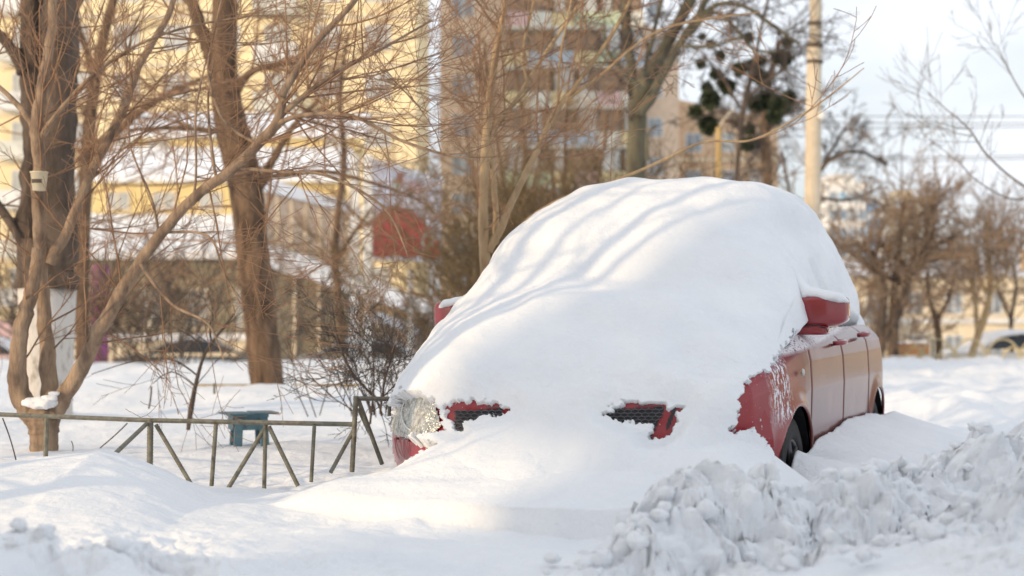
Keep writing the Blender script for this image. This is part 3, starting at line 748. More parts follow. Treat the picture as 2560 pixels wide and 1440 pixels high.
# near forked tree
near_o = dict(len=1.1, r=.008, rmin=.0018, lvl=2, kids=(4, 4), up=.03, wob=.13, flat=.7, rise=.15, wind=(.28, 0, 0))
nt = tree('forked_tree', 'tan forked tree with three thin trunks and snow in its crotch behind the low fence', [
    [(110, 1175, 10.4, 37), (110, 1130, 10.4, 35), (110, 1090, 10.4, 36), (108, 1055, 10.4, 42), (106, 1025, 10.4, 46), (106, 1005, 10.4, 30)],
    [(100, 1060, 10.4, 26), (52, 990, 10.35, 27), (44, 880, 10.3, 21), (60, 790, 10.3, 20), (80, 720, 10.3, 17), (96, 620, 10.3, 14)],
    [(118, 1020, 10.4, 20), (122, 950, 10.45, 22), (110, 800, 10.5, 18), (98, 600, 10.5, 17), (97, 440, 10.5, 16), (92, 340, 10.5, 17), (106, 220, 10.5, 14), (128, 80, 10.5, 12), (136, -60, 10.5, 11)],
    [(124, 1040, 10.4, 26), (165, 980, 10.3, 22), (235, 860, 10.2, 19), (300, 730, 10.1, 17), (400, 590, 10.0, 14), (490, 490, 9.9, 13), (590, 415, 9.8, 13), (690, 310, 9.7, 13), (712, 230, 9.7, 10), (780, 120, 9.7, 9), (880, 10, 9.7, 7), (930, -60, 9.7, 6)],
    [(125, 660, 10.5, 15), (160, 590, 10.5, 14), (230, 430, 10.6, 12), (300, 290, 10.7, 12), (345, 170, 10.8, 10), (420, 40, 10.9, 8), (450, -60, 11, 7)],
    [(100, 350, 10.5, 10), (140, 290, 10.4, 7), (220, 200, 10.3, 6), (330, 120, 10.3, 4), (460, 70, 10.3, 3), (620, 40, 10.3, 2)],
    [(92, 345, 10.5, 10), (60, 280, 10.6, 8), (-10, 210, 10.7, 6), (-80, 150, 10.8, 5)],
    [(700, 290, 9.7, 9), (760, 240, 9.7, 7), (860, 170, 9.8, 6), (950, 125, 9.9, 4), (1080, 50, 10, 2)],
    [(690, 310, 9.7, 8), (760, 288, 9.6, 6), (880, 290, 9.5, 5), (1000, 350, 9.4, 4), (1110, 385, 9.3, 3), (1200, 400, 9.3, 2)],
    [(600, 420, 9.8, 5), (700, 430, 9.8, 4), (820, 440, 9.7, 4), (960, 520, 9.7, 3), (1020, 640, 9.6, 2)],
    [(640, 360, 9.8, 4), (560, 300, 9.9, 4), (520, 180, 10, 3), (540, 60, 10, 2), (560, -30, 10, 2)],
    [(540, 440, 9.9, 4), (530, 380, 9.9, 4), (520, 250, 10, 3), (535, 150, 10, 2)],
    [(480, 500, 9.9, 4), (490, 440, 9.9, 3), (490, 280, 9.9, 3), (515, 150, 9.9, 2)],
    [(400, 600, 10, 4), (380, 500, 10, 3), (330, 380, 10, 2), (320, 300, 10, 1.5)],
    [(420, 580, 10, 4), (520, 590, 9.9, 3), (560, 680, 9.8, 2.5), (600, 760, 9.8, 2)],
    [(350, 660, 10, 5), (430, 760, 9.9, 4), (520, 810, 9.8, 3), (560, 900, 9.7, 2)],
    ], 'bark_near', 'twig', 5, near_o, [0, 3, 16, 26, 24, 12, 8, 16, 30, 16, 12, 9, 9, 6, 6, 5])
# bands on the thin trunks and snow in the crotch
sm = MB(); 
for px_, py_, d, r in ((82, 1006, 10.25, .062), (104, 1008, 10.23, .085), (122, 996, 10.22, .05), (136, 984, 10.22, .03)):
    c = P(px_, py_, d); v = superbox((0, 0, 0), (r, r * .7, r * .42), 2.6); v = v * (1 + .25 * fbm3(v[..., 0] * 26 + px_, v[..., 1] * 26, v[..., 2] * 26, 3))[..., None] + np.array(c); sb_mesh(sm, v)
tag(sm.build('snow_clump', M['snow_smooth'], smooth=True), 'lump of snow caught in the crotch of the tan forked tree', 'snow')
c = P(98, 455, 10.3); cu = MB(); cu.lathe([(0, -.055), (.042, -.055), (.055, .06), (.060, .06), (.060, .066), (.052, .066), (.041, -.05)], (0, 0, 0), 'z', 28)
cupE = empty('paper_cup', c, 'cream paper cup stuck on a branch of the tan forked tree', 'cup')
cu.build('cup', M['cup'], cupE, True)
cm = MB(); cm.lathe([(.0485, -.01), (.0505, .015)], (0, 0, 0), 'z', 20, PI * 1.2, PI * 1.7); cm.build('printed_mark', M['twig_dark'], cupE)

# whitewashed big trunk
bigo = dict(len=1.3, r=.010, rmin=.0028, lvl=2, kids=(4, 5), up=.02, wob=.14, flat=.6, rise=.3, t0=.4)
wt = tree('old_tree', 'big dark tree with whitewashed lower trunk behind the tan forked tree', [
    [(118, 1070, 14.5, 60), (118, 1000, 14.5, 58), (118, 860, 14.5, 62), (118, 720, 14.5, 66), (120, 600, 14.5, 68)],
    [(75, 720, 14.5, 34), (72, 550, 14.5, 30), (80, 400, 14.6, 28), (82, 200, 14.6, 30), (85, -80, 14.6, 30)],
    [(140, 720, 14.4, 48), (142, 550, 14.4, 46), (148, 380, 14.4, 42), (152, 200, 14.4, 44), (150, 60, 14.4, 46), (160, -80, 14.4, 46)],
    [(70, 640, 14.4, 16), (35, 570, 14.4, 12), (-30, 480, 14.4, 11), (-80, 420, 14.4, 9)],
    [(60, 180, 14.5, 18), (20, 110, 14.5, 14), (-60, 50, 14.5, 12)]],
    'bark_dark', 'twig', 11, bigo, [0, 2, 4, 6, 6])
ww = MB(); off = P(118, 1070, 14.5)
pts = np.array([P(118, y, 14.5) for y in (1075, 1040, 1000, 930, 860, 790, 745, 722)]) - np.array(off); 
ww.tube(pts, np.array([62, 61, 60, 62.5, 64, 67, 69, 70]) * 14.5 / F * 1.015, 22); ww.build('whitewash', M['whitewash'], wt, True)

# leaning brown tree
tree('leaning_tree', 'thick brown tree leaning left, its foot in the snow beyond the stool', [
    [(672, 1000, 19, 46), (668, 960, 19, 42), (655, 850, 19, 42), (643, 720, 19, 42), (628, 600, 19, 42), (618, 500, 19, 42), (600, 400, 19, 44), (575, 300, 19, 40), (560, 200, 19, 36), (560, 100, 19, 33), (565, -80, 19, 32)],
    [(548, 180, 19, 20), (520, 120, 19, 18), (490, 40, 19, 16), (460, -60, 19, 15)],
    [(640, 470, 19, 18), (668, 430, 18.9, 12), (700, 370, 18.8, 9), (745, 300, 18.7, 7), (800, 250, 18.7, 5)],
    [(590, 230, 19, 12), (630, 180, 18.8, 9), (700, 160, 18.6, 6), (800, 160, 18.5, 4)],
    [(600, 440, 19, 8), (700, 440, 18.7, 6), (820, 430, 18.5, 5), (1000, 480, 18.4, 3), (1080, 520, 18.4, 2)],
    [(560, 330, 19, 8), (440, 320, 19, 6), (320, 325, 19, 4)]],
    'bark_brown', 'twig', 23, dict(len=2.0, r=.016, rmin=.0035, lvl=2, kids=(4, 4), up=.02, wob=.15, flat=.6, rise=0, t0=.3), [12, 8, 10, 10, 12, 8])
# blurred trees behind on the left
tree('bare_tree', 'hazy brown tree with a low limb reaching right, behind the whitewashed trunk', [
    [(205, 900, 30, 16), (205, 700, 30, 17), (212, 500, 30, 18), (222, 330, 30, 17), (238, 200, 30, 15), (262, 80, 30, 13), (300, -60, 30, 12)],
    [(215, 400, 30, 12), (280, 340, 30, 11), (350, 280, 30, 10), (430, 230, 30, 8), (520, 190, 30, 5)],
    [(240, 190, 30, 9), (200, 80, 30, 8), (180, -40, 30, 7)]], 'bark_brown', 'twig', 31,
    dict(len=2.6, r=.025, rmin=.006, lvl=2, kids=(4, 4), up=.02, wob=.15, flat=.6, t0=.1), [24, 14, 10])
tree('bare_tree', 'slim grey-brown tree standing left of the two white columns', [
    [(855, 860, 34, 10), (848, 760, 34, 10), (838, 660, 34, 10), (842, 560, 34, 9), (860, 400, 34, 8), (850, 250, 34, 6), (870, 80, 34, 4)],
    [(838, 660, 34, 6), (880, 590, 34, 5), (930, 520, 34, 3)]], 'bark_brown', 'twig', 32,
    dict(len=2.4, r=.02, rmin=.006, lvl=2, kids=(5, 5), up=.03, wob=.15, flat=.6, t0=.1), [22, 5])
# clump tree right behind the car
tree('young_tree', 'clump of slim golden stems rising behind the bonnet of the snowed-in car', [
    [(1212, 760, 11.8, 13), (1214, 680, 11.8, 14), (1208, 560, 11.8, 12), (1212, 400, 11.8, 11), (1222, 260, 11.8, 10), (1240, 130, 11.8, 9), (1262, 20, 11.8, 7), (1275, -60, 11.8, 6)],
    [(1222, 630, 11.8, 11), (1270, 530, 11.8, 9), (1330, 400, 11.9, 8), (1390, 280, 12, 7), (1450, 200, 12, 6), (1540, 70, 12, 5), (1590, -30, 12, 4)],
    [(1240, 610, 11.9, 8), (1236, 460, 12, 7), (1230, 330, 12.1, 6), (1290, 250, 12.2, 6), (1380, 110, 12.4, 5), (1470, -20, 12.4, 4)],
    [(1250, 650, 11.7, 7), (1310, 560, 11.7, 6), (1400, 500, 11.6, 5), (1530, 455, 11.5, 4), (1660, 400, 11.4, 4), (1760, 355, 11.3, 3), (1880, 350, 11.2, 3), (2000, 290, 11.2, 2.5), (2080, 235, 11.2, 2), (2160, 170, 11.2, 1.2)],
    [(1400, 262, 12, 4), (1500, 190, 12, 4), (1600, 105, 12, 3), (1700, 60, 12, 3), (1900, 30, 12, 2)],
    [(1320, 220, 12.2, 4), (1310, 120, 12.2, 4), (1340, -20, 12.2, 3)], [(1395, 260, 12, 3), (1400, 150, 12, 3), (1430, -10, 12, 2.5)]],
    simple('golden_bark', (.46, .33, .19), (.30, .20, .11), .8, 16, .004, (1, 1, .3)), 'twig', 41,
    dict(len=1.0, r=.008, rmin=.0026, lvl=2, kids=(4, 4), up=.05, wob=.13, flat=.7, t0=.25, rise=.3), [18, 12, 12, 5, 5, 5, 5])
# mid tree right of centre
tree('dark_tree', 'dark olive tree splitting into leaning limbs in front of the balconies', [
    [(1590, 560, 26, 26), (1590, 440, 26, 24), (1592, 330, 26, 24), (1600, 240, 26, 23), (1650, 140, 26, 17), (1700, 50, 26, 15), (1745, -40, 26, 14)],
    [(1600, 290, 25.8, 14), (1650, 200, 25.7, 12), (1700, 110, 25.6, 10), (1750, 30, 25.5, 9), (1790, -50, 25.5, 8)],
    [(1588, 300, 26, 14), (1580, 200, 26.1, 12), (1570, 90, 26.2, 12), (1560, -60, 26.2, 11)],
    [(1600, 230, 26, 6), (1630, 100, 26, 6), (1660, -20, 26, 5)],
    [(1605, 225, 25.6, 8), (1560, 180, 25.5, 7), (1520, 130, 25.5, 5), (1510, 60, 25.5, 4)],
    [(1740, 50, 25.5, 8), (1800, 10, 25.4, 6), (1870, 20, 25.3, 5), (1940, 70, 25.2, 5), (2000, 110, 25.2, 3)],
    [(1720, 90, 25.5, 7), (1780, 32, 25.4, 6), (1830, 60, 25.3, 5), (1880, 120, 25.2, 4), (1940, 130, 25.2, 3)],
    [(1700, 115, 25.4, 5), (1780, 115, 25.3, 4), (1860, 90, 25.2, 3)],
    [(1620, 400, 25.5, 6), (1618, 340, 25.5, 4), (1640, 310, 25.5, 2)]],
    'bark_olive', 'twig_dark', 51, dict(len=1.1, r=.015, rmin=.0045, lvl=2, kids=(4, 4), up=-.02, wob=.2, flat=.6, t0=.3), [14, 10, 10, 7, 9, 12, 11, 8, 1])
# leafless tree with hanging pods by the lamp post
tree('bare_tree', 'dark fork-shaped tree with mistletoe left of the concrete lamp post', [
    [(1828, 600, 38, 6), (1840, 460, 38, 6), (1848, 360, 38, 6), (1862, 250, 38, 6), (1885, 160, 38, 5), (1905, 60, 38, 4), (1930, -40, 38, 3)],
    [(1850, 270, 38, 4), (1810, 200, 38, 4), (1770, 150, 38, 3), (1740, 120, 38, 2)],
    [(1862, 250, 38, 4), (1920, 200, 38, 4), (1970, 170, 38, 3)], [(1880, 160, 38, 4), (1940, 130, 38, 3), (1990, 150, 38, 3)]],
    'bark_dark', 'twig_dark', 61, dict(len=1.3, r=.018, rmin=.007, lvl=2, kids=(4, 5), up=.0, wob=.2, flat=.6, t0=.2), [14, 8, 8, 7])
tree('bare_tree', 'tall dark tree with mistletoe just left of the lamp post foot', [
    [(1920, 600, 42, 13), (1918, 480, 42, 13), (1915, 380, 42, 13), (1912, 280, 42, 10), (1925, 200, 42, 7), (1950, 100, 42, 5)],
    [(1915, 330, 42, 7), (1960, 280, 42, 6), (2010, 250, 42, 4), (2060, 270, 42, 3)], [(1915, 380, 42, 7), (1860, 320, 42, 6), (1810, 300, 42, 4)]],
    'bark_brown', 'twig_dark', 62, dict(len=1.5, r=.02, rmin=.008, lvl=2, kids=(5, 5), up=.0, wob=.2, flat=.6, t0=.1), [26, 14, 12])
tree('bare_tree', 'spreading dark-twigged tree right behind the lamp post', [
    [(2010, 600, 44, 6), (2020, 500, 44, 6), (2050, 430, 44, 5), (2090, 390, 44, 5), (2150, 380, 44, 4), (2220, 410, 44, 3)],
    [(2050, 430, 44, 4), (2100, 340, 44, 3), (2140, 290, 44, 2)], [(2030, 490, 44, 4), (2120, 500, 44, 3), (2200, 470, 44, 2)]],
    'bark_dark', 'twig_dark', 63, dict(len=1.0, r=.012, rmin=.0065, lvl=2, kids=(5, 5), up=.03, wob=.2, flat=.6, t0=.1), [22, 16, 10])
# right-hand trees
tree('street_tree', 'dark curved tree with a dense crown beside the car mirror, right side', [
    [(2195, 900, 40, 13), (2205, 850, 40, 12), (2235, 800, 40, 12), (2262, 740, 40, 11), (2275, 680, 40, 10), (2310, 620, 40, 8), (2340, 570, 40, 6)],
    [(2200, 880, 40, 14), (2202, 800, 40, 12), (2210, 720, 40, 9), (2190, 650, 40, 7), (2160, 610, 40, 5)],
    [(2232, 890, 41, 14), (2236, 780, 41, 12), (2240, 680, 41, 9), (2255, 560, 41, 7), (2260, 500, 41, 4)],
    [(2240, 700, 40, 7), (2190, 680, 40, 6), (2150, 640, 40, 4)], [(2270, 700, 40, 6), (2330, 620, 40, 5), (2390, 590, 40, 3)]],
    'bark_dark', 'twig_far', 71, dict(len=1.9, r=.025, rmin=.0085, lvl=2, kids=(5, 5), up=.02, wob=.22, flat=.6, t0=.35), [32, 24, 34, 16, 20])
tree('street_tree', 'slender Y-shaped young tree in front of the pale mansion', [
    [(2345, 925, 42, 9), (2347, 860, 42, 9), (2340, 800, 42, 8), (2322, 740, 42, 5), (2318, 680, 42, 4)],
    [(2342, 800, 42, 6), (2365, 760, 42, 5), (2382, 710, 42, 4), (2388, 660, 42, 3)]],
    'bark_brown', 'twig_far', 72, dict(len=1.5, r=.015, rmin=.007, lvl=2, kids=(4, 4), up=.08, wob=.15, flat=.6, t0=.4), [10, 10])
tree('street_tree', 'golden sunlit tree forking low between the mansion and the white car', [
    [(2425, 900, 44, 9), (2445, 840, 44, 9), (2465, 780, 44, 9), (2475, 720, 44, 8), (2470, 640, 44, 7), (2462, 560, 44, 4)],
    [(2444, 835, 44, 7), (2440, 780, 44, 6), (2430, 720, 44, 5), (2420, 640, 44, 3)], [(2475, 740, 44, 6), (2450, 700, 44, 5), (2440, 660, 44, 3)], [(2474, 730, 44, 5), (2510, 690, 44, 4), (2540, 640, 44, 3)]],
    simple('gold_bark', (.52, .37, .20), (.36, .25, .13), .85, 6), 'twig_far', 73, dict(len=2.2, r=.018, rmin=.0075, lvl=2, kids=(5, 5), up=.06, wob=.18, flat=.6, t0=.35), [22, 12, 10, 12])  # bark colour paler and more golden than on the other trees
tree('street_tree', 'thin grey tree at the right edge behind the white car', [
    [(2530, 900, 48, 5), (2528, 800, 48, 5), (2540, 720, 48, 4), (2530, 640, 48, 3)], [(2528, 800, 48, 4), (2500, 740, 48, 3), (2490, 680, 48, 2)]],
    'bark_dark', 'twig_far', 74, dict(len=2.4, r=.018, rmin=.008, lvl=2, kids=(4, 4), up=.05, wob=.18, flat=.6, t0=.3), [20, 12])
# branches reaching in from the right edge
M['twig_sky'] = simple('grey_twig', (.22, .20, .19), (.15, .135, .125), .85, 6)
tree('reaching_tree', 'bare tree beyond the right edge with thin branches reaching into the pale sky', [
    [(3150, 950, 20, 22.00), (3120, 800, 20, 19.80), (3050, 600, 20, 14.30), (2900, 560, 20, 7.70), (2700, 530, 20, 4.95), (2560, 465, 20, 3.30), (2470, 390, 20, 2.75), (2420, 320, 20, 2.20), (2350, 260, 20, 1.10), (2320, 230, 20, 0.83)],
    [(2740, 540, 20, 3.30), (2600, 500, 20, 2.75), (2520, 495, 20, 2.20), (2440, 450, 20, 1.65), (2390, 400, 20, 1.10), (2300, 330, 20, 0.66)],
    [(3050, 610, 20, 11.00), (2850, 450, 20, 6.60), (2650, 330, 20, 4.40), (2560, 240, 20, 2.20), (2510, 150, 20, 1.38), (2490, 110, 20, 0.66)],
    [(2430, 340, 20, 1.65), (2380, 330, 20, 1.10), (2310, 300, 20, 0.83), (2280, 270, 20, 0.55)]],
    'twig_sky', 'twig_sky', 81, dict(len=.9, r=.006, rmin=.0026, lvl=2, kids=(3, 2), up=.06, wob=.13, flat=.6, t0=.55, rise=.5), [12, 7, 8, 4])
# background woodland tangle between the buildings and the car
for i, (px_, top, d, lab) in enumerate(((1300, 40, 33, 'reddish feathery tree left of the coloured balconies'), (1440, 200, 31, 'low reddish tree under the coloured balconies'), (1235, 120, 38, 'dense hazy tree behind the slim golden stems'), (1980, 380, 40, 'low hazy tree at the foot of the lamp post'))):
    R = random.Random(200 + i); q = lambda: R.uniform(-14, 14)
    h = 850 - top
    tree('bare_tree', lab, [[(px_ + q(), 900, d, 8), (px_ + q(), 850 - h * .3, d, 7), (px_ + q() * 2, 850 - h * .6, d, 5), (px_ + q() * 3, top, d, 2.5)],
        [(px_, 850 - h * .25, d, 5), (px_ - 50, 850 - h * .55, d, 4), (px_ - 90, top + 60, d, 2)], [(px_, 850 - h * .3, d, 5), (px_ + 55, 850 - h * .6, d, 4), (px_ + 80, top + 80, d, 2)]],
        'bark_brown', 'twig_far', 100 + i, dict(len=2.1, r=.016, rmin=.0055, lvl=2, kids=(4, 4), up=.05, wob=.18, flat=.7, t0=.15, rise=.2), [16, 9, 9])
# shrubs
def shrub(name, label, px_, py_, d, w, h, n, mt, seed, rmin, lvl=2, kids=(3, 4), group=None, spread=.6):
    R = random.Random(seed); b = P(px_, py_, d); root = empty(name, b, label, 'shrub', group); T = Tubes(); T.off = b
    for i in range(n):
        x = R.gauss(0, w * .35); y = R.gauss(0, w * .25); L = h * R.uniform(.6, 1.1)
        grow(T, (x, y, -.1), nrm((x * spread + R.gauss(0, .35) * spread, R.gauss(0, .35) * spread, 1)), L, max(rmin * 2.2, .006), lvl, R, dict(rmin=rmin, kids=kids, up=.04, wob=.2, flat=.8))
    T.build('stems', M[mt], root); return root
shrub('shrub', 'dark tangled shrub beside the left headlight of the red car', 965, 1000, 11.5, .45, .62, 16, 'twig_dark', 301, .0022, 2, (5, 6), spread=1.0)
shrub('shrub', 'loose thorny shrub between the leaning tree and the red car', 900, 1010, 13, .5, .9, 8, 'twig_dark', 302, .0022, 2, (4, 4))
shrub('shrub', 'broad dark shrub in front of the grey parked car', 430, 900, 40, 4.2, 3.3, 60, 'twig_dark', 303, .009, 2, (5, 5), spread=.5)
shrub('shrub', 'grey thicket left of the broad dark shrub', 260, 900, 41, 2.6, 2.6, 34, 'twig_far', 304, .009, 2, (5, 5))
shrub('shrub', 'tall olive thicket behind the left mirror of the red car', 1255, 880, 26, .8, 2.4, 36, 'hedge', 305, .005, 2, (5, 6))
shrub('shrub', 'olive thicket behind the windscreen snow of the red car', 1330, 850, 27, 2.0, 2.9, 80, 'hedge', 306, .005, 2, (5, 6))
shrub('shrub', 'olive and russet thicket behind the roof snow of the red car', 1480, 800, 28, 2.2, 2.6, 80, 'hedge', 307, .005, 2, (5, 6))
shrub('shrub', 'dark low thicket behind the middle of the car roof', 1640, 760, 29, 1.8, 2.4, 40, 'twig_dark', 308, .006, 2, (4, 5))
shrub('shrub', 'grey thicket under the poster board', 1075, 880, 30, .8, 1.2, 16, 'twig_dark', 309, .006, 2, (5, 5))
shrub('shrub', 'brown thicket right of the red car beyond the road', 2150, 880, 46, 2.2, 2.4, 40, 'twig_far', 311, .009, 2, (5, 5))
# sapling and sticks
tree('sapling', 'thin dark sapling leaning in the snow left of the teal stool', [
    [(470, 1075, 12, 5), (478, 1020, 12, 7), (492, 950, 12, 5), (510, 890, 12, 4), (535, 850, 12, 3.5), (585, 785, 12, 2)],
    [(528, 858, 12, 3), (525, 810, 12, 2), (545, 770, 12, 1.2)], [(512, 890, 12, 3), (490, 850, 12, 2), (430, 815, 12, 1.5), (350, 760, 12, 1)], [(495, 940, 12, 2.5), (430, 900, 12, 2), (330, 905, 12, 1.5), (230, 935, 12, 1)],
    [(488, 965, 12, 2), (430, 930, 12, 1.5), (380, 960, 12, 1)]],
    'twig_dark', 'twig_dark', 91, dict(len=.45, r=.005, rmin=.0018, lvl=1, kids=(4,), up=.0, wob=.16, flat=.7, t0=.3), [4, 5, 8, 8, 4], cat='sapling')
tree('sapling', 'twiggy sapling with pale stems in front of the left shrub of the red car', [
    [(955, 1040, 10.5, 3), (940, 1000, 10.5, 3), (880, 930, 10.5, 3), (845, 850, 10.5, 2), (830, 760, 10.5, 1.5)], [(950, 1030, 10.4, 3), (965, 940, 10.4, 2.5), (985, 880, 10.4, 2)], [(925, 1060, 10.4, 3), (935, 960, 10.5, 2), (930, 860, 10.5, 1.5)], [(950, 1000, 10.4, 2), (990, 960, 10.4, 2), (1030, 920, 10.4, 1)]],
    'twig_dark', 'twig_dark', 92, dict(len=.5, r=.004, rmin=.0017, lvl=2, kids=(5, 4), up=.0, wob=.16, flat=.7, t0=.2), [14, 12, 10, 12], cat='sapling')
def stick(a, b, r, label):
    o = MB(); p = np.array(P(*a)); q = np.array(P(*b)); t = np.linspace(0, 1, 6)[:, None]; L = p * (1 - t) + q * t; L[:, 0] += np.sin(t[:, 0] * 3) * .006
    o.tube(L, r, 6); tag(o.build('dry_stick', M['twig_dark'], smooth=True), label, 'stick')
stick((40, 1150, 9.2), (6, 1045, 9.2), .004, 'thin dry stick poking out of the snow at the left edge')
stick((250, 1120, 9.6), (318, 1058, 9.6), .004, 'slanting dry stick in the snow right of the forked tree')
stick((182, 1128, 9.6), (178, 1102, 9.6), .003, 'very short stick between the forked tree and the slanting stick')
stick((372, 1022, 13), (378, 965, 13), .007, 'short post-like stick in the yard snow beyond the fence')

# unseen trees left of the picture that throw the branch shadows
def side_tree(x, y, seed, H, label):
    R = random.Random(seed); root = empty('bare_tree', (x, y, gz(x, y) - .1), label, 'tree'); tk = MB(); T = Tubes()
    for i in range(5):
        a = R.uniform(0, 2 * PI); l = R.uniform(.2, .5)
        pts = [(0, 0, 0), (l * .1 * math.cos(a), l * .1 * math.sin(a), H * .25), (l * math.cos(a) * .6, l * math.sin(a) * .6, H * .5), (l * math.cos(a) * 2, l * math.sin(a) * 2, H * .85)]
        C = smooth_line(pts, 16); rad = np.linspace(.06, .016, 16) * (1.5 if i == 0 else 1); tk.tube(C, rad, 8)
        for k in range(5):
            j = R.randrange(4, 15); rv = nrm((R.gauss(0, 1), R.gauss(0, 1), R.gauss(0, .5) + .3))
            grow(T, tuple(C[j]), rv, R.uniform(.9, 1.9), .013, 1, R, dict(rmin=.004, kids=(3,), up=.03, wob=.18))
    tk.build('trunk', M['bark_near'], root, True); T.build('crown', M['twig'], root)
side_tree(-5.6, 4.9, 401, 5.0, 'bare tree outside the left edge whose branches shade the snowed-in car')
side_tree(-3.9, 5.4, 404, 4.2, 'young bare tree outside the left edge beside the snow mound')
side_tree(-6.4, 7.6, 402, 6.0, 'bare tree outside the left edge shading the yard')
side_tree(-8.6, 10.5, 403, 7.0, 'bare tree further back outside the left edge')

# ------------------------------------------------------------------ mistletoe
mt = Tubes(); R = random.Random(9)
for i in range(260):
    d = nrm((R.gauss(0, 1), R.gauss(0, 1), R.gauss(0, 1))); a = .25
    p0 = (d[0] * a * .2, d[1] * a * .2, d[2] * a * .2); e = tuple(d[k] * a * R.uniform(.7, 1.1) + R.gauss(0, .03) for k in range(3)); mid_ = tuple((p0[k] + e[k]) / 2 + R.gauss(0, .03) for k in range(3))
    mt.add([p0, mid_, e], .010, .022, 4)
m0 = None; names = 'leftmost|second from the left|third from the left|highest|small|dark round|loose|large|hanging'.split('|')
MIS = [(1776, 110, .75), (1800, 138, .8), (1752, 160, .8), (1873, 94, .8), (1848, 172, 1.1), (1968, 105, .8), (1942, 143, 1.1), (1962, 145, 1.2), (1880, 165, 1.1), (1905, 195, 1.3), (1775, 250, 1.5), (1815, 215, 1.3), (1768, 220, .9), (1920, 245, 1.6), (1895, 262, 1.3), (1950, 262, 1.5), (1882, 255, 1.0), (1975, 240, 1.0), (1740, 280, 1.1), (1770, 312, 1.5), (1935, 290, 1.2), (1875, 322, .9), (1870, 362, 1.1), (1905, 150, .8), (1755, 92, .6), (1788, 185, .9)]
for i, (a, b, s_) in enumerate(MIS):
    p = P(a, b, 38.3 + (i % 5) * .3)
    if m0 is None:
        m0 = mt.build('mistletoe_clump', M['mistletoe']); o = m0
    else: o = m0.copy(); COL.objects.link(o)
    o.location = p; o.scale = (s_ * .72, s_ * .72, s_ * .7); o.rotation_euler = (i, i * 2, i * 3)
    tag(o, 'round dark green mistletoe clump in the bare trees left of the lamp post', 'mistletoe', 'mistletoe clumps in the bare trees')

# ------------------------------------------------------------------ low fence
fence = empty('metal_fence', P(375, 1200, 8.5), 'low rusty fence of welded bars with zigzag braces in front of the yard', 'fence')
fo = np.array(fence.location)
def bar(name, a, b, r, m_=None, tw=False, par=None, base=None):
    base = fo if base is None else base; par = par or fence
    o = MB(); p = np.array(P(*a)) - base; q = np.array(P(*b)) - base; L = np.linalg.norm(q - p); n = max(3, int(L / .006)) if tw else 3
    t = np.linspace(0, 1, n)[:, None]; rr = r * (1 + (.09 * np.sin(np.arange(n) * 2.4) if tw else np.zeros(n)))
    o.tube(p * (1 - t) + q * t, rr, 8 if tw else 4 if name == 'rail' else 8); return o.build(name, m_ or M['metal'], par, tw)
dA_, dB_, dC_ = 8.75, 8.5, 8.2
bar('rail', (-160, 1030, 9.0), (378, 1051, dB_), .0125)
bar('rail', (378, 1051, dB_), (888, 1061, dC_), .0125)
bar('post', (376, 1046, dB_), (374, 1215, dB_), .017, tw=True)
bar('post', (117, 1042, dA_), (114, 1150, dA_), .013)
bar('post', (540, 1060, 8.4), (527, 1240, 8.4), .0115, tw=True)
bar('post', (664, 1062, 8.35), (660, 1240, 8.35), .011, tw=True)
bar('post', (786, 1062, 8.25), (778, 1205, 8.25), .010, tw=True)
bar('post', (890, 990, dC_), (880, 1180, dC_), .013, tw=True)
bar('brace', (366, 1060, dB_ - .02), (275, 1146, 7.75), .0115)
bar('brace', (390, 1062, dB_), (494, 1238, dB_ - .1), .0115, tw=True)
bar('brace', (665, 1066, 8.37), (560, 1238, 8.3), .0115, tw=True)
bar('brace', (672, 1066, 8.33), (745, 1215, 8.3), .0115, tw=True)
bar('brace', (886, 1072, dC_), (826, 1182, 8.2), .0105, tw=True)
bar('rail', (887, 996, dC_), (1010, 998, 8.6), .0115)
bar('brace', (896, 1000, 8.22), (955, 1160, 8.35), .0115)
bar('post', (975, 1000, 8.5), (973, 1040, 8.5), .010)
bar('brace', (896, 1022, 8.24), (922, 1080, 8.3), .009)
# ochre kerb board
kb = MB(); a = P(490, 975, 21); b = P(890, 975, 21)
kb.box((a[0], 20.9, .05), (b[0], 21.05, a[2] + .055)); kb.box((a[0] - .05, 20.86, a[2] + .055), (b[0] + .05, 21.1, a[2] + .075)); tag(kb.build('kerb_board', M['ochre']), 'low ochre kerb board across the yard behind the leaning tree', 'kerb')
tp = MB(); tp.tube([P(536, 985, 15.5), P(536, 958, 15.5)], .012, 8); tag(tp.build('marker_post', M['olive_wall']), 'tiny wooden peg in the snow left of the leaning tree', 'post')

# ------------------------------------------------------------------ teal stool
sE_ = P(618, 1125, 10.8); st = empty('step_stool', sE_, 'teal plastic stool standing askew in the yard snow behind the fence', 'stool', rz=.35)
o = MB(); o.box((-.12, -.125, .225), (.12, .125, .245)); o.box((-.165, -.15, .243), (.0, .12, .255), rot=.12, piv=(0, 0, 0)); o.box((.02, -.13, .2451), (.19, .13, .2565)); o.build('seat', M['teal'], st)
for x0, y0 in ((-.10, -.11), (.06, -.12), (-.09, .08), (.07, .09)):
    o = MB(); v = np.array([(x0 + a * .055, y0 + b * .03, z) for z in (-.12, .225) for a, b in ((0, 0), (1, 0), (1, 1), (0, 1))], float); v[:4, 0] += -.018 if x0 < 0 else .018; v[:4, 1] += -.015 if y0 < 0 else .015
    o.add(v, [(3, 2, 1, 0), (4, 5, 6, 7), (0, 1, 5, 4), (1, 2, 6, 5), (2, 3, 7, 6), (3, 0, 4, 7)]); o.build('leg', M['teal'], st)
o = MB(); o.box((-.05, -.105, .14), (.07, -.095, .225)); o.box((-.115, -.09, .14), (-.105, .09, .225)); o.box((.11, -.09, .14), (.12, .09, .225)); o.build('apron', M['teal'], st)

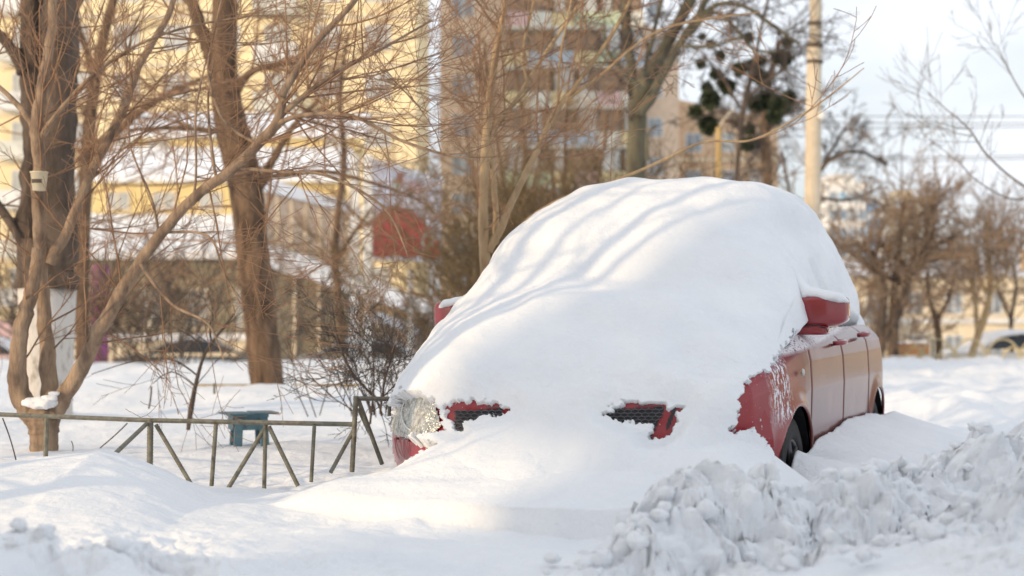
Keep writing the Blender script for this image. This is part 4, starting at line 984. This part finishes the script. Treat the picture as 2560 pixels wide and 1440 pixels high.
# ------------------------------------------------------------------ lamp post, thin pole, wires
lp = P(2024, 590, 30); pole = empty('lamp_post', (lp[0], lp[1], -.3), 'tall tapered concrete lamp post with a metal collar and small round lamp', 'lamp post')
def pz(py_, d): return P(0, py_, d)[2]
o = MB(); zz = [(-.1, 25), (pz(570, 30) + .3, 20.5), (pz(300, 30) + .3, 19.5), (pz(118, 30) + .3, 18.5)]
o.tube([(((2030 - (q - 2) * 0) - 2024) * 0, 0, z) for z, q in zz], [q * 30 / F for z, q in zz], 20); o.build('pole', M['concrete'], pole, True)
o = MB(); z1 = pz(118, 30) + .3; o.tube([(.02, 0, z1 - .02), (.02, 0, z1 + 4)], [15.5 * 30 / F, 14.5 * 30 / F], 20); o.build('upper_pole', M['concrete'], pole, True)
for yy, r in ((115, 19.5), (155, 19.6), (60, 16)):
    z = pz(yy, 30) + .3; o = MB(); o.tube([(.01, 0, z - .03), (.01, 0, z + .03)], r * 30 / F + .012, 20); o.build('collar', M['bark_dark'], pole, True)
o = MB(); v = superbox((.13, -.17, pz(292, 30) + .3), (.085, .085, .085), 2); sb_mesh(o, v); o.build('lamp', M['white'], pole, True)
o = MB(); o.tube([(.05, -.1, pz(300, 30) + .3), (.13, -.17, pz(300, 30) + .3)], .02, 8); o.build('bracket', M['bark_dark'], pole)
# lean of the post: foot at 2024, head at 2033
pole.rotation_euler = (0, math.radians(.9), 0)
tpole = empty('utility_pole', (P(1797, 440, 36)[0], 36, -.6), 'thin sunlit wooden pole over the roof of the snowed-in car', 'pole')
o = MB(); o.tube([(0, 0, 0), (0, 0, pz(318, 36) + .6)], [9 * 36 / F, 7.5 * 36 / F], 14); o.build('shaft', simple('yellow_wood', (.55, .38, .16), (.42, .28, .11), .8, 6), tpole, True)
o = MB(); o.tube([(0, -.03, pz(318, 36) + .55), (.1, -.03, pz(300, 36) + .6), (.35, -.03, pz(270, 36) + .6)], .02, 8); o.build('arm', M['concrete'], tpole, True)
for i, (y0, y1, d) in enumerate(((282, 285, 60), (298, 303, 60), (316, 308, 60), (392, 376, 60), (400, 384, 60), (520, 522, 75))):
    x0, x1 = (2050, 2900) if i < 3 else (2225, 2900); x0 = 2000 if i > 4 else x0
    a = np.array(P(x0 - 300, y0, d)); b = np.array(P(x1, y1, d)); t = np.linspace(0, 1, 24)[:, None]; L = a * (1 - t) + b * t; L[:, 2] -= 4 * t[:, 0] * (1 - t[:, 0]) * .12
    o = MB(); o.tube(L, .016, 5, False); tag(o.build('overhead_wire', M['bark_dark']), ('%s overhead wire crossing the pale sky right of the lamp post' % ['topmost', 'second', 'third and thickest-looking', 'fourth', 'fifth', 'lowest'][i]), 'wire', 'overhead wires')

# ------------------------------------------------------------------ buildings
def window_part(parent, x, z, w, h, y, pane='pane', frame='white', name='window'):
    o = MB(); t = .07
    o.box((x - w / 2 - t, y - .05, z - t), (x + w / 2 + t, y - .002, z)); o.box((x - w / 2 - t, y - .05, z + h), (x + w / 2 + t, y - .002, z + h + t))
    o.box((x - w / 2 - t, y - .05, z), (x - w / 2, y - .002, z + h)); o.box((x + w / 2, y - .05, z), (x + w / 2 + t, y - .002, z + h)); o.box((x - .03, y - .045, z), (x + .03, y - .012, z + h))
    o.cur = 1; o.box((x - w / 2, y - .01, z), (x + w / 2, y - .003, z + h))
    return o.build(name, [M[frame], M[pane]], parent)
# 1: cream block left
b1 = empty('apartment_block', (-20, 95, -1), 'big sunlit cream apartment block filling the upper left behind the trees', 'building')
o = MB(); o.box((-20, 0, 0), (14.3, 14, 27)); o.build('wall', M['cream'], b1)
for k in range(8):
    o = MB(); o.box((-20, -.12, 3.0 + k * 2.9), (14.3, -.002, 3.25 + k * 2.9)); o.build('floor_band', M['cream_pale'], b1)
for k in range(7):
    for j in range(11):
        if j in (3, 8):
            o = MB(); x = -18 + j * 3; z = 3.6 + k * 2.9
            o.box((x - 1.3, -1.1, z - .35), (x + 1.3, -.13, z - .25)); o.box((x - 1.3, -1.1, z - .25), (x + 1.3, -1.04, z + .7)); o.box((x - 1.3, -1.04, z - .25), (x - 1.24, -.13, z + .7)); o.box((x + 1.24, -1.04, z - .25), (x + 1.3, -.13, z + .7))
            o.build('balcony', M['white' if (k + j) % 2 else 'b_white'], b1)
        window_part(b1, -18 + j * 3, 4.1 + k * 2.9, 1.4, 1.4, -.0, 'pane_warm')
# 2: balcony block
b2 = empty('apartment_block', (P(1100, 500, 112)[0], 112, -1.5), 'brown-beige apartment block with stacked coloured balconies behind the dark olive tree', 'building')
W2 = P(1700, 500, 112)[0] - P(1100, 500, 112)[0]
o = MB(); o.box((0, 0, 0), (W2 * .80, 14, 30)); o.build('wall', M['beige'], b2)
o = MB(); hz2 = pz(55, 112) + 1.5; o.add([(W2 * .80, .5, 0), (W2, .5, 0), (W2, .5, hz2 - 1.4), (W2 * .80, .5, hz2 + .6), (W2 * .80, 12, 0), (W2, 12, 0), (W2, 12, hz2 - 1.4), (W2 * .80, 12, hz2 + .6)], [(3, 2, 1, 0), (4, 5, 6, 7), (1, 2, 6, 5), (2, 3, 7, 6), (0, 1, 5, 4)]); o.build('gable_wall', M['beige'], b2)
cols = ['b_green', 'b_yellow', 'b_pink', 'b_white', 'b_blue', 'b_red']; R = random.Random(12)
for k in range(10):
    zb = 1.2 + k * 2.78
    for j in range(6):
        x0 = W2 * .27 + j * 1.62
        if j in (0, 1, 2, 3, 4, 5):
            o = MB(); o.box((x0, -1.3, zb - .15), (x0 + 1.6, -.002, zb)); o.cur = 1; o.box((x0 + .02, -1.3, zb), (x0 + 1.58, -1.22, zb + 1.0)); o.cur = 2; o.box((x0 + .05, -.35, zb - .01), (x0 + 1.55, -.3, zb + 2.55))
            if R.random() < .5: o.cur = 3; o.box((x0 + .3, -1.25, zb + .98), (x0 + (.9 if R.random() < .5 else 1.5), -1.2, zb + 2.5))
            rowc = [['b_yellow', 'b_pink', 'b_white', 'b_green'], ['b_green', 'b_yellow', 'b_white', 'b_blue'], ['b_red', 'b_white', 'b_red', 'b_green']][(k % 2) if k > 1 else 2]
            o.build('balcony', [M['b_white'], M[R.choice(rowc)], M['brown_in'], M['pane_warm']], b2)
    window_part(b2, 1.6, zb + .9, 1.4, 1.4, 0); 
for k in range(9): window_part(b2, W2 * .9, 2.1 + k * 2.78, .9, 1.2, .5)
# 3: lower wing
x0, x1 = P(1700, 300, 118)[0], P(1945, 300, 118)[0]; b3 = empty('apartment_block', (x0, 118, -1.5), 'lower orange-beige building wing behind the mistletoe trees', 'building')
o = MB(); h3 = pz(262, 118) + 1.5; o.add([(-2, 0, 0), (x1 - x0, 0, 0), (x1 - x0, 0, h3 - 1.2), (-2, 0, h3 + .8), (-2, 12, 0), (x1 - x0, 12, 0), (x1 - x0, 12, h3 - 1.2), (-2, 12, h3 + .8)], [(3, 2, 1, 0), (4, 5, 6, 7), (1, 2, 6, 5), (2, 3, 7, 6), (0, 3, 7, 4)]); o.build('wall', M['orange_wall'], b3)
for k in range(6):
    for j in range(3): window_part(b3, 1 + j * 2.4, 1.6 + k * 2.78, 1.1, 1.3, 0, 'pane' if (k + j) % 3 else 'pane_warm')
o = MB(); o.box((-2, -.3, h3 - 4.2), (x1 - x0, -.05, h3 - 4.0)); o.build('ledge', M['cream_pale'], b3)
# 4: tiered shop building with snowy roofs
b4 = empty('shop_building', (P(190, 500, 60)[0], 60, -1), 'low yellow tiered building with three snow-covered roofs behind the trees on the left', 'building')
wx4 = P(865, 500, 60)[0] - P(190, 500, 60)[0]
def tier(ye, yr, yw, y0, xa, xb, wall, nm):
    """roof from eave pixel ye up to ridge pixel yr; wall down to pixel yw"""
    ze, zr = pz(ye, 60 + y0) + 1, pz(yr, 62 + y0) + 1; zw = pz(yw, 60 + y0) + 1
    o = MB(); o.box((xa, y0, zw), (xb, y0 + 2.4, ze - .12)); w = o.build('wall', M[wall], b4)
    o = MB(); o.add([(xa - .3, y0 - .35, ze - .12), (xb + .3, y0 - .35, ze - .12), (xb + .3, y0 + 2.3, zr - .12), (xa - .3, y0 + 2.3, zr - .12), (xa - .3, y0 - .35, ze + .22), (xb + .3, y0 - .35, ze + .16), (xb + .3, y0 + 2.3, zr + .2), (xa - .3, y0 + 2.3, zr + .24)], [(0, 1, 2, 3), (7, 6, 5, 4), (0, 4, 5, 1), (1, 5, 6, 2), (2, 6, 7, 3), (3, 7, 4, 0)])
    o.build('roof', M['snow_far'], b4)
    for j in range(int((xb - xa) / 1.8)):
        if ye - yw > -60 and j % 2: continue
        window_part(b4, xa + 1 + j * 1.8, zw + (ze - zw) * .25, .8, (ze - zw) * .4, y0, 'pane_warm', 'cream_pale')
tier(640, 548, 880, 0, 0, wx4 * .72, 'olive_wall', 'a'); tier(448, 378, 548, 2.4, 0, wx4 * .95, 'yellow', 'b'); tier(338, 292, 378, 4.8, wx4 * .1, wx4, 'yellow', 'c')
# 5: sloping stair gallery roofs
def gallery(pa, pb, th, d, wall, label, low):
    a = np.array(P(*pa, d)); b = np.array(P(*pb, d + 1.5)); root = empty('stair_gallery', (a[0], a[1], -.8), label, 'gallery'); off = np.array(root.location)
    hs = th * d / F; o = MB()
    def quad(p, q, z0p, z1p, z0q, z1q, dep):
        return [(p[0], p[1], z0p), (q[0], q[1], z0q), (q[0], q[1], z1q), (p[0], p[1], z1p), (p[0], p[1] + dep, z0p), (q[0], q[1] + dep, z0q), (q[0], q[1] + dep, z1q), (p[0], p[1] + dep, z1p)]
    bx = [(0, 1, 2, 3), (7, 6, 5, 4), (0, 4, 5, 1), (1, 5, 6, 2), (2, 6, 7, 3), (3, 7, 4, 0)]
    v = np.array(quad(a, b, a[2] - hs, a[2], b[2] - hs * .75, b[2], 2.6)) - off; v[:4, 1] -= .3; o.add(v, bx); o.build('roof_snow', M['snow_far'], root)
    o = MB(); v = np.array(quad(a, b, low, a[2] - hs - .01, low, b[2] - hs * .75 - .01, 2.2)) - off; o.add(v, bx); o.build('wall', M[wall], root)
    n = 7
    for i in range(n):
        t = (i + .5) / n; p = a * (1 - t) + b * t - off; top = (a[2] - hs) * (1 - t) + (b[2] - hs) * t - off[2]
        o = MB(); o.box((p[0] - .05, p[1] - .06, low - off[2]), (p[0] + .05, p[1] + .05, top)); o.build('post', M['concrete'], root)
    return root
gallery((645, 598), (1065, 748), 62, 50, 'olive_wall', 'long sloping gallery with snow on its roof, right of the leaning tree', -.8)
gallery((640, 440), (885, 508), 34, 54, 'beige', 'upper sloping gallery roof beside the two white columns', 1.5)
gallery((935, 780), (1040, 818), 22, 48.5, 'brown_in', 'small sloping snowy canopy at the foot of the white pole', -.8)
# yellow low wall, sunlit snow on top
o = empty('garden_wall', (P(690, 900, 56)[0], 56, -.8), 'low sunlit yellow wall capped with snow behind the parked cars', 'wall'); L = P(1080, 900, 56)[0] - P(690, 900, 56)[0]
q = MB(); q.box((-14, 0, 0), (L, .3, pz(850, 56) + .8)); q.build('wall', M['cream_pale'], o)
q = MB(); q.box((-14.1, -.1, pz(850, 56) + .8), (L + .1, .4, pz(834, 56) + .8)); q.build('snow_cap', M['snow_far'], o)
# poster board on two columns
pb = empty('poster_board', (P(900, 640, 44)[0], 44, -.6), 'faded poster board with a big red shape, mounted on two white columns', 'billboard'); off = np.array(pb.location)
def LP(px_, py_, d): return np.array(P(px_, py_, d)) - off
for xc in (886, 919):
    q = MB(); a = LP(xc, 645, 44); b = LP(xc + 2, 388, 44); q.box((a[0] - .12, -.12, 0), (a[0] + .12, .12, b[2])); q.build('column', M['white'], pb)
bd = [LP(932, 402, 44), LP(1104, 450, 46), LP(1104, 655, 46), LP(932, 648, 44)]
def board(pts, t, m_, nm, dy=0):
    q = MB(); n = len(pts); v = [(p[0], p[1] + dy, p[2]) for p in pts] + [(p[0], p[1] + dy + t, p[2]) for p in pts]
    q.add(v, [tuple(range(n)), tuple(range(2 * n - 1, n - 1, -1))] + [(i, i + n, (i + 1) % n + n, (i + 1) % n) for i in range(n)]); return q.build(nm, m_, pb)
board(bd, .12, M['poster'], 'panel')
def dq(px_): return 44 + 2 * (px_ - 932) / 172
red = [(934, 640), (932, 560), (945, 535), (965, 522), (990, 517), (1015, 520), (1040, 535), (1062, 558), (1085, 580), (1100, 610), (1102, 645), (1080, 652), (1050, 640), (1020, 645), (990, 638), (960, 646)]
board([LP(a, b, dq(a)) for a, b in red], .02, M['poster_red'], 'red_shape', -.03)
board([LP(a, b, dq(a)) for a, b in [(985, 470), (990, 440), (1003, 432), (1008, 450), (998, 475)]], .02, M['b_green'], 'green_mark', -.03)
board([LP(a, b, dq(a)) for a, b in [(990, 455), (1000, 420), (1012, 430), (1006, 462)]], .02, M['b_red'], 'orange_mark', -.055)
board([LP(a, b, dq(a)) for a, b in [(1015, 455), (1040, 450), (1060, 470), (1045, 490), (1020, 482)]], .02, M['b_pink'], 'pink_smear', -.03)
q = MB(); q.tube([LP(a, b, dq(a)) + np.array([0, -.07, 0]) for a, b in [(1058, 632), (1056, 605), (1064, 582), (1078, 580), (1084, 600), (1072, 618)]], .05, 8); q.build('white_curl', M['b_white'], pb, True)
top = [LP(928, 396, 43.9), LP(1108, 444, 45.9), LP(1108, 458, 45.9), LP(928, 410, 43.9)]
board(top, .25, M['snow_far'], 'snow_strip', -.08)
q = MB(); a = P(1026, 825, 43); q.tube([(a[0], 43, -.6), (a[0], 43, pz(672, 43))], .085, 12); tag(q.build('white_pole', M['white']), 'short white pole standing below the poster board', 'pole')
# graffiti-pink panel left
q = MB(); a = P(-60, 830, 50); b = P(40, 900, 50); q.box((a[0], 50, -.8), (b[0], 50.2, a[2] + .3)); q.box((a[0], 49.95, a[2] + .3), (b[0] + .1, 50.3, a[2] + .36)); tag(q.build('pink_hoarding', M['b_pink']), 'faded pink hoarding at the left edge beyond the snow', 'hoarding')
q = MB(); a = P(196, 720, 48); q.box((a[0], 48, -.8), (a[0] + .28, 48.3, a[2] + .6)); q.box((a[0] - .04, 47.96, a[2] + .6), (a[0] + .32, 48.34, a[2] + .7)); tag(q.build('orange_pillar', M['orange_wall']), 'narrow orange pillar right of the whitewashed trunk', 'pillar')
q = MB(); a = P(228, 700, 48.6); q.box((a[0], 48.6, -.8), (a[0] + .5, 48.8, a[2] + .4)); q.box((a[0] - .03, 48.55, a[2] + .4), (a[0] + .53, 48.85, a[2] + .45)); tag(q.build('magenta_banner', simple('magenta_cloth', (.42, .14, .30), (.30, .1, .22), .8, 2)), 'dull magenta banner right of the orange pillar', 'banner')
# 6: high-rise on the right
xa, xb = P(2065, 600, 230)[0], P(2225, 600, 230)[0]; b6 = empty('high_rise', (xa, 230, -2), 'distant pale high-rise with blue stripes right of the lamp post', 'building'); W6 = xb - xa; h6 = pz(470, 230) + 2
o = MB(); o.box((0, 0, 0), (W6 * .62, 12, h6 + .8)); o.box((W6 * .62, 1.5, 0), (W6, 12, h6 - 1.2)); o.box((W6 * .12, 2, h6 + .8), (W6 * .5, 9, h6 + 2.2)); o.build('wall', M['tower'], b6)
for k in range(9):
    for j in range(4):
        x = .5 + j * W6 * .62 / 4.1; z = h6 - 2.0 - k * 2.6
        if z < 1: continue
        q = MB(); q.box((x, -.06, z), (x + 1.1, -.002, z + 1.4)); q.build('window', M['tower_blue' if (j % 2) else 'pane'], b6)
    q = MB(); q.box((W6 * .64, 1.44, h6 - 3.2 - k * 2.6), (W6 * .98, 1.498, h6 - 2.0 - k * 2.6)); q.build('window', M['tower_blue'], b6)
xa, xb = P(2235, 600, 240)[0], P(2330, 600, 240)[0]; b7 = empty('high_rise', (xa, 240, -2), 'second distant cream high-rise half hidden by the dense crown', 'building'); h7 = pz(490, 240) + 2
o = MB(); o.box((-.5, 0, 0), (xb - xa, 12, h7)); o.box((1, 2, h7), (3.4, 8, h7 + 1)); o.build('wall', M['cream_pale'], b7)
for k in range(8):
    for j in range(3): q = MB(); q.box((.3 + j * 1.8, -.06, h7 - 2 - k * 2.6), (1.3 + j * 1.8, -.002, h7 - .7 - k * 2.6)); q.build('window', M['pane_warm'], b7)
# 8: long low mansion, continues beyond the right edge
xa = P(2130, 800, 85)[0]; b8 = empty('mansion', (xa, 85, -1), 'long two-storey cream mansion with a snowy roof at the right behind the street trees', 'building'); h8 = pz(690, 85) + 1
o = MB(); o.box((0, 0, 0), (46, 10, h8)); o.build('wall', M['cream_pale'], b8)
o = MB(); o.add([(-.3, -.4, h8), (46.3, -.4, h8), (46.3, 5, h8 + 1.0), (-.3, 5, h8 + 1.0), (-.3, 10.4, h8), (46.3, 10.4, h8)], [(0, 1, 2, 3), (3, 2, 5, 4), (0, 3, 4), (1, 5, 2), (0, 4, 5, 1)]); o.build('roof', M['snow_far'], b8)
o = MB(); o.box((0, -.15, h8 * .47), (46, -.002, h8 * .53)); o.build('cornice', M['white'], b8)
for j in range(16):
    for k in range(2): window_part(b8, 1.2 + j * 2.1, .5 + k * h8 * .48, .8, 1.05, 0, 'pane')
for j in range(7): q = MB(); q.box((3.6 + j * 3, 1.4, h8 + .2), (4.1 + j * 3, 2.1, h8 + 1.5)); q.build('chimney', M['orange_wall'], b8)
# unseen block added beyond the right edge for the car's flank to mirror
b9 = empty('apartment_block', (34, 52, -1), 'unseen brick apartment block added outside the right edge for the car side to mirror', 'building', rz=-.35)
o = MB(); o.box((0, 0, 0), (30, 12, 22)); o.build('wall', simple('dull_brick', (.38, .25, .17), (.30, .19, .13), .9, 2), b9)
for k in range(6):
    for j in range(9): window_part(b9, 2 + j * 3.1, 2.5 + k * 3.2, 1.4, 1.5, 0, 'pane')
b10 = empty('apartment_block', (0, 0, -1), 'unseen block added behind the viewer to shade the foreground', 'building')  # unseen block, added to keep the sun off the foreground
sx_, sy_ = -math.sin(math.radians(55)), -math.cos(math.radians(55)); cx_, cy_ = math.cos(math.radians(55)), -math.sin(math.radians(55))
b10.location = (sx_ * 24 - cx_ * 5.15, sy_ * 24 - cy_ * 5.15, -1); b10.rotation_euler = (0, 0, math.atan2(cy_, cx_))
o = MB(); o.box((0, -3, 0), (34, 0, 8.7)); o.build('wall', M['beige'], b10); o = MB(); o.box((-.4, -3, 8.7), (34, .01, 9.3)); o.build('cornice', M['beige'], b10); o = MB(); o.box((-1.25, -3, 9.3), (34, .02, 21)); o.build('shade_overhang', M['beige'], b10)  # cornice and top part jut out to shape the shade on the car's snow
for k in range(5):
    for j in range(9):
        q = MB(); q.box((2 + j * 3.4, .003, 3 + k * 3.2), (3.5 + j * 3.4, .06, 4.5 + k * 3.2)); q.build('window', M['pane'], b10)
# wooden hoarding right
q = empty('wood_hoarding', (P(2240, 900, 44)[0], 44, .0), 'orange-brown board fence with snow on top right of the red car', 'fence'); L = P(2325, 900, 44)[0] - P(2240, 900, 44)[0]
o = MB(); [o.box((i * .155, 0, 0), (i * .155 + .145, .04, .62)) for i in range(int(L / .155))]; o.build('boards', simple('rusty_board', (.50, .27, .13), (.36, .19, .09), .8, 5), q)
o = MB(); o.box((-.05, -.08, .62), (L + .02, .14, .70)); o.build('snow_cap', M['snow_far'], q)
o = MB(); o.tube([(L + .05, -.1, -.2), (L + .05, -.1, .72)], .04, 10); o.build('post', M['metal'], q)
# hoop fence
hf = empty('hoop_fence', (P(2180, 930, 41)[0], 41, .0), 'pale low fence of overlapping metal hoops by the snowy road', 'fence'); x = 0; R = random.Random(5)
M['hoop'] = simple('cream_metal', (.62, .53, .32), (.5, .42, .25), .6, 8)
while x < 6.0:
    for dx, rr in ((0, .42), (.28, .26)):
        q = MB(); a = np.linspace(0, PI, 22); q.tube([(x + dx + rr * math.cos(t), dx * .1, .24 + rr * 1.25 * math.sin(t)) for t in a], .024, 6); q.build('hoop', M['hoop'], hf, True)
    x += .84
q = MB(); q.tube([(-.4, .03, .35), (6.2, .03, .35)], .02, 6); q.build('rail', M['hoop'], hf)

# ------------------------------------------------------------------ background cars
def bg_car(loc, rz, paint, label, L=4.4, snow=None):
    root = empty('parked_car', loc, label, 'car', 'cars parked in the background', rz)
    prof = [(-2.2, .35), (-2.2, .75), (-2.05, .9), (-1.2, 1.0), (-.55, 1.38), (.1, 1.47), (.9, 1.42), (1.55, 1.05), (2.1, .95), (2.2, .7), (2.2, .35)]
    ns = 15; V = np.zeros((ns, len(prof), 3))
    for i in range(ns):
        t = -1 + 2 * i / (ns - 1)
        for j, (x, z) in enumerate(prof):
            k = 1 - .16 * max(0, z - .95) / .5
            V[i, j] = (x * (1 - .04 * abs(t) ** 3), .85 * math.copysign(abs(t) ** .7, t) * k, z - .05 * abs(t) ** 4 * (z > .9))
    grid_mesh('body', V, paint, root, flip=False)
    for s_ in (1, -1):
        o = MB(); poly = [(-1.05, 1.0), (-.5, 1.33), (.1, 1.41), (.85, 1.36), (1.35, 1.04)]
        o.add([(x, s_ * (.853 - .16 * .85 * max(0, z - .95) / .5), z) for x, z in poly], [tuple(range(5)) if s_ < 0 else tuple(range(4, -1, -1))]); o.build('side_window', M['glass'], root)
        q = MB(); q.prism([(-2.15, .35), (2.15, .35), (2.15, .9), (-2.15, .9)], s_ * .84, s_ * .86); q.build('side_panel', paint, root)
    for x in (-1.35, 1.35):
        for s_ in (1, -1):
            q = MB(); q.lathe([(.0, -.1), (.2, -.1), (.3, -.08), (.31, 0), (.3, .08), (.2, .1), (0, .09)], (0, 0, 0), 'z', 20)
            w = q.build('wheel', M['rubber'], root, True); w.location = (x, s_ * .80, .31); w.rotation_euler = (PI / 2, 0, 0)
    q = MB(); q.box((2.16, -.75, .72), (2.215, -.45, .86)); q.box((2.16, .45, .72), (2.215, .75, .86)); q.build('tail_light', M['red_lens'], root)
    q = MB(); q.box((-2.215, -.75, .62), (-2.17, -.4, .76)); q.box((-2.215, .4, .62), (-2.17, .75, .76)); q.build('headlight', M['white'], root)
    if snow:
        t = np.linspace(0, 1, 22); s2 = np.linspace(-1, 1, 14); V = np.zeros((22, 14, 3)); pa, pb_ = snow
        for i, a in enumerate(t):
            x = pa + (pb_ - pa) * a; z = np.interp(x, [p[0] for p in prof[1:-1]], [p[1] for p in prof[1:-1]]) + .12 * math.sin(PI * a) ** .4
            for j, b in enumerate(s2): V[i, j] = (x, .74 * b, z - .13 * abs(b) ** 4 - .012)
        o = grid_mesh('snow_layer', V, M['snow_far']); o.location = root.location; o.rotation_euler = (0, 0, rz); tag(o, 'snow on the ' + label.replace(' parked', '').replace('behind the bushes ', '').replace('beyond the bushes ', ''), 'snow cover')
    return root
bg_car((P(470, 900, 49)[0], 49, -.74), 0.08, M['grey_car'], 'dark grey car parked beyond the bushes left of the leaning tree', snow=(-.6, .9))
bg_car((P(935, 900, 47)[0], 47, -.72), -.1 + PI, M['silver_car'], 'bluish silver car parked behind the bushes left of the red car', snow=(-2.1, -1.1))
bg_car((P(-60, 900, 47)[0], 47, -.76), 0, M['white_car'], 'pale car at the left edge behind the old tree', snow=(-.6, 1.2))
bg_car((P(2520, 900, 46)[0], 46, -.56), .12, M['white_car'], 'white car parked at the right edge behind the hoop fence', snow=(-2.1, 1.2))
sd = MB()

# ------------------------------------------------------------------ light
w = bpy.data.worlds.new('World'); sc.world = w; w.use_nodes = True
n = w.node_tree.nodes; l = w.node_tree.links; bg = n['Background']
AZ = math.radians(55); EL = math.radians(14)       # sun: left and behind the viewer
S_ = Vector((-math.sin(AZ) * math.cos(EL), -math.cos(AZ) * math.cos(EL), math.sin(EL)))
sky = n.new('ShaderNodeTexSky'); sky.sky_type = 'NISHITA'; sky.sun_disc = False; sky.sun_elevation = EL
sky.sun_rotation = math.atan2(S_.x, S_.y); sky.air_density = 1.0; sky.dust_density = 2.0; sky.ozone_density = 1.0
tc = n.new('ShaderNodeTexCoord'); mp = n.new('ShaderNodeMapping'); mp.inputs['Scale'].default_value = (1, 1, 3); l.new(tc.outputs['Generated'], mp.inputs['Vector'])
nz = n.new('ShaderNodeTexNoise'); nz.inputs['Scale'].default_value = 2.2; nz.inputs['Detail'].default_value = 6; l.new(mp.outputs[0], nz.inputs['Vector'])
cr = n.new('ShaderNodeValToRGB'); cr.color_ramp.elements[0].position = .36; cr.color_ramp.elements[1].position = .56; cr.color_ramp.elements[0].color = (.45, .45, .45, 1); cr.color_ramp.elements[1].color = (.95, .95, .95, 1); l.new(nz.outputs['Fac'], cr.inputs['Fac'])
mx = n.new('ShaderNodeMix'); mx.data_type = 'RGBA'; l.new(cr.outputs['Color'], mx.inputs[0]); l.new(sky.outputs[0], mx.inputs[6]); mx.inputs[7].default_value = (8.6, 9.0, 9.6, 1)
l.new(mx.outputs[2], bg.inputs['Color']); bg.inputs['Strength'].default_value = .115
sun_d = bpy.data.lights.new('sun', 'SUN'); sun_d.energy = 2.7; sun_d.angle = math.radians(.6); sun_d.color = (1.0, .73, .42)
sun = bpy.data.objects.new('sun', sun_d); COL.objects.link(sun); sun.rotation_euler = S_.to_track_quat('Z', 'Y').to_euler()
sc.view_settings.view_transform = 'Standard'; sc.view_settings.look = 'None'; sc.view_settings.gamma = 1; sc.view_settings.exposure = .08
sc.cycles.max_bounces = 6; sc.cycles.diffuse_bounces = 4
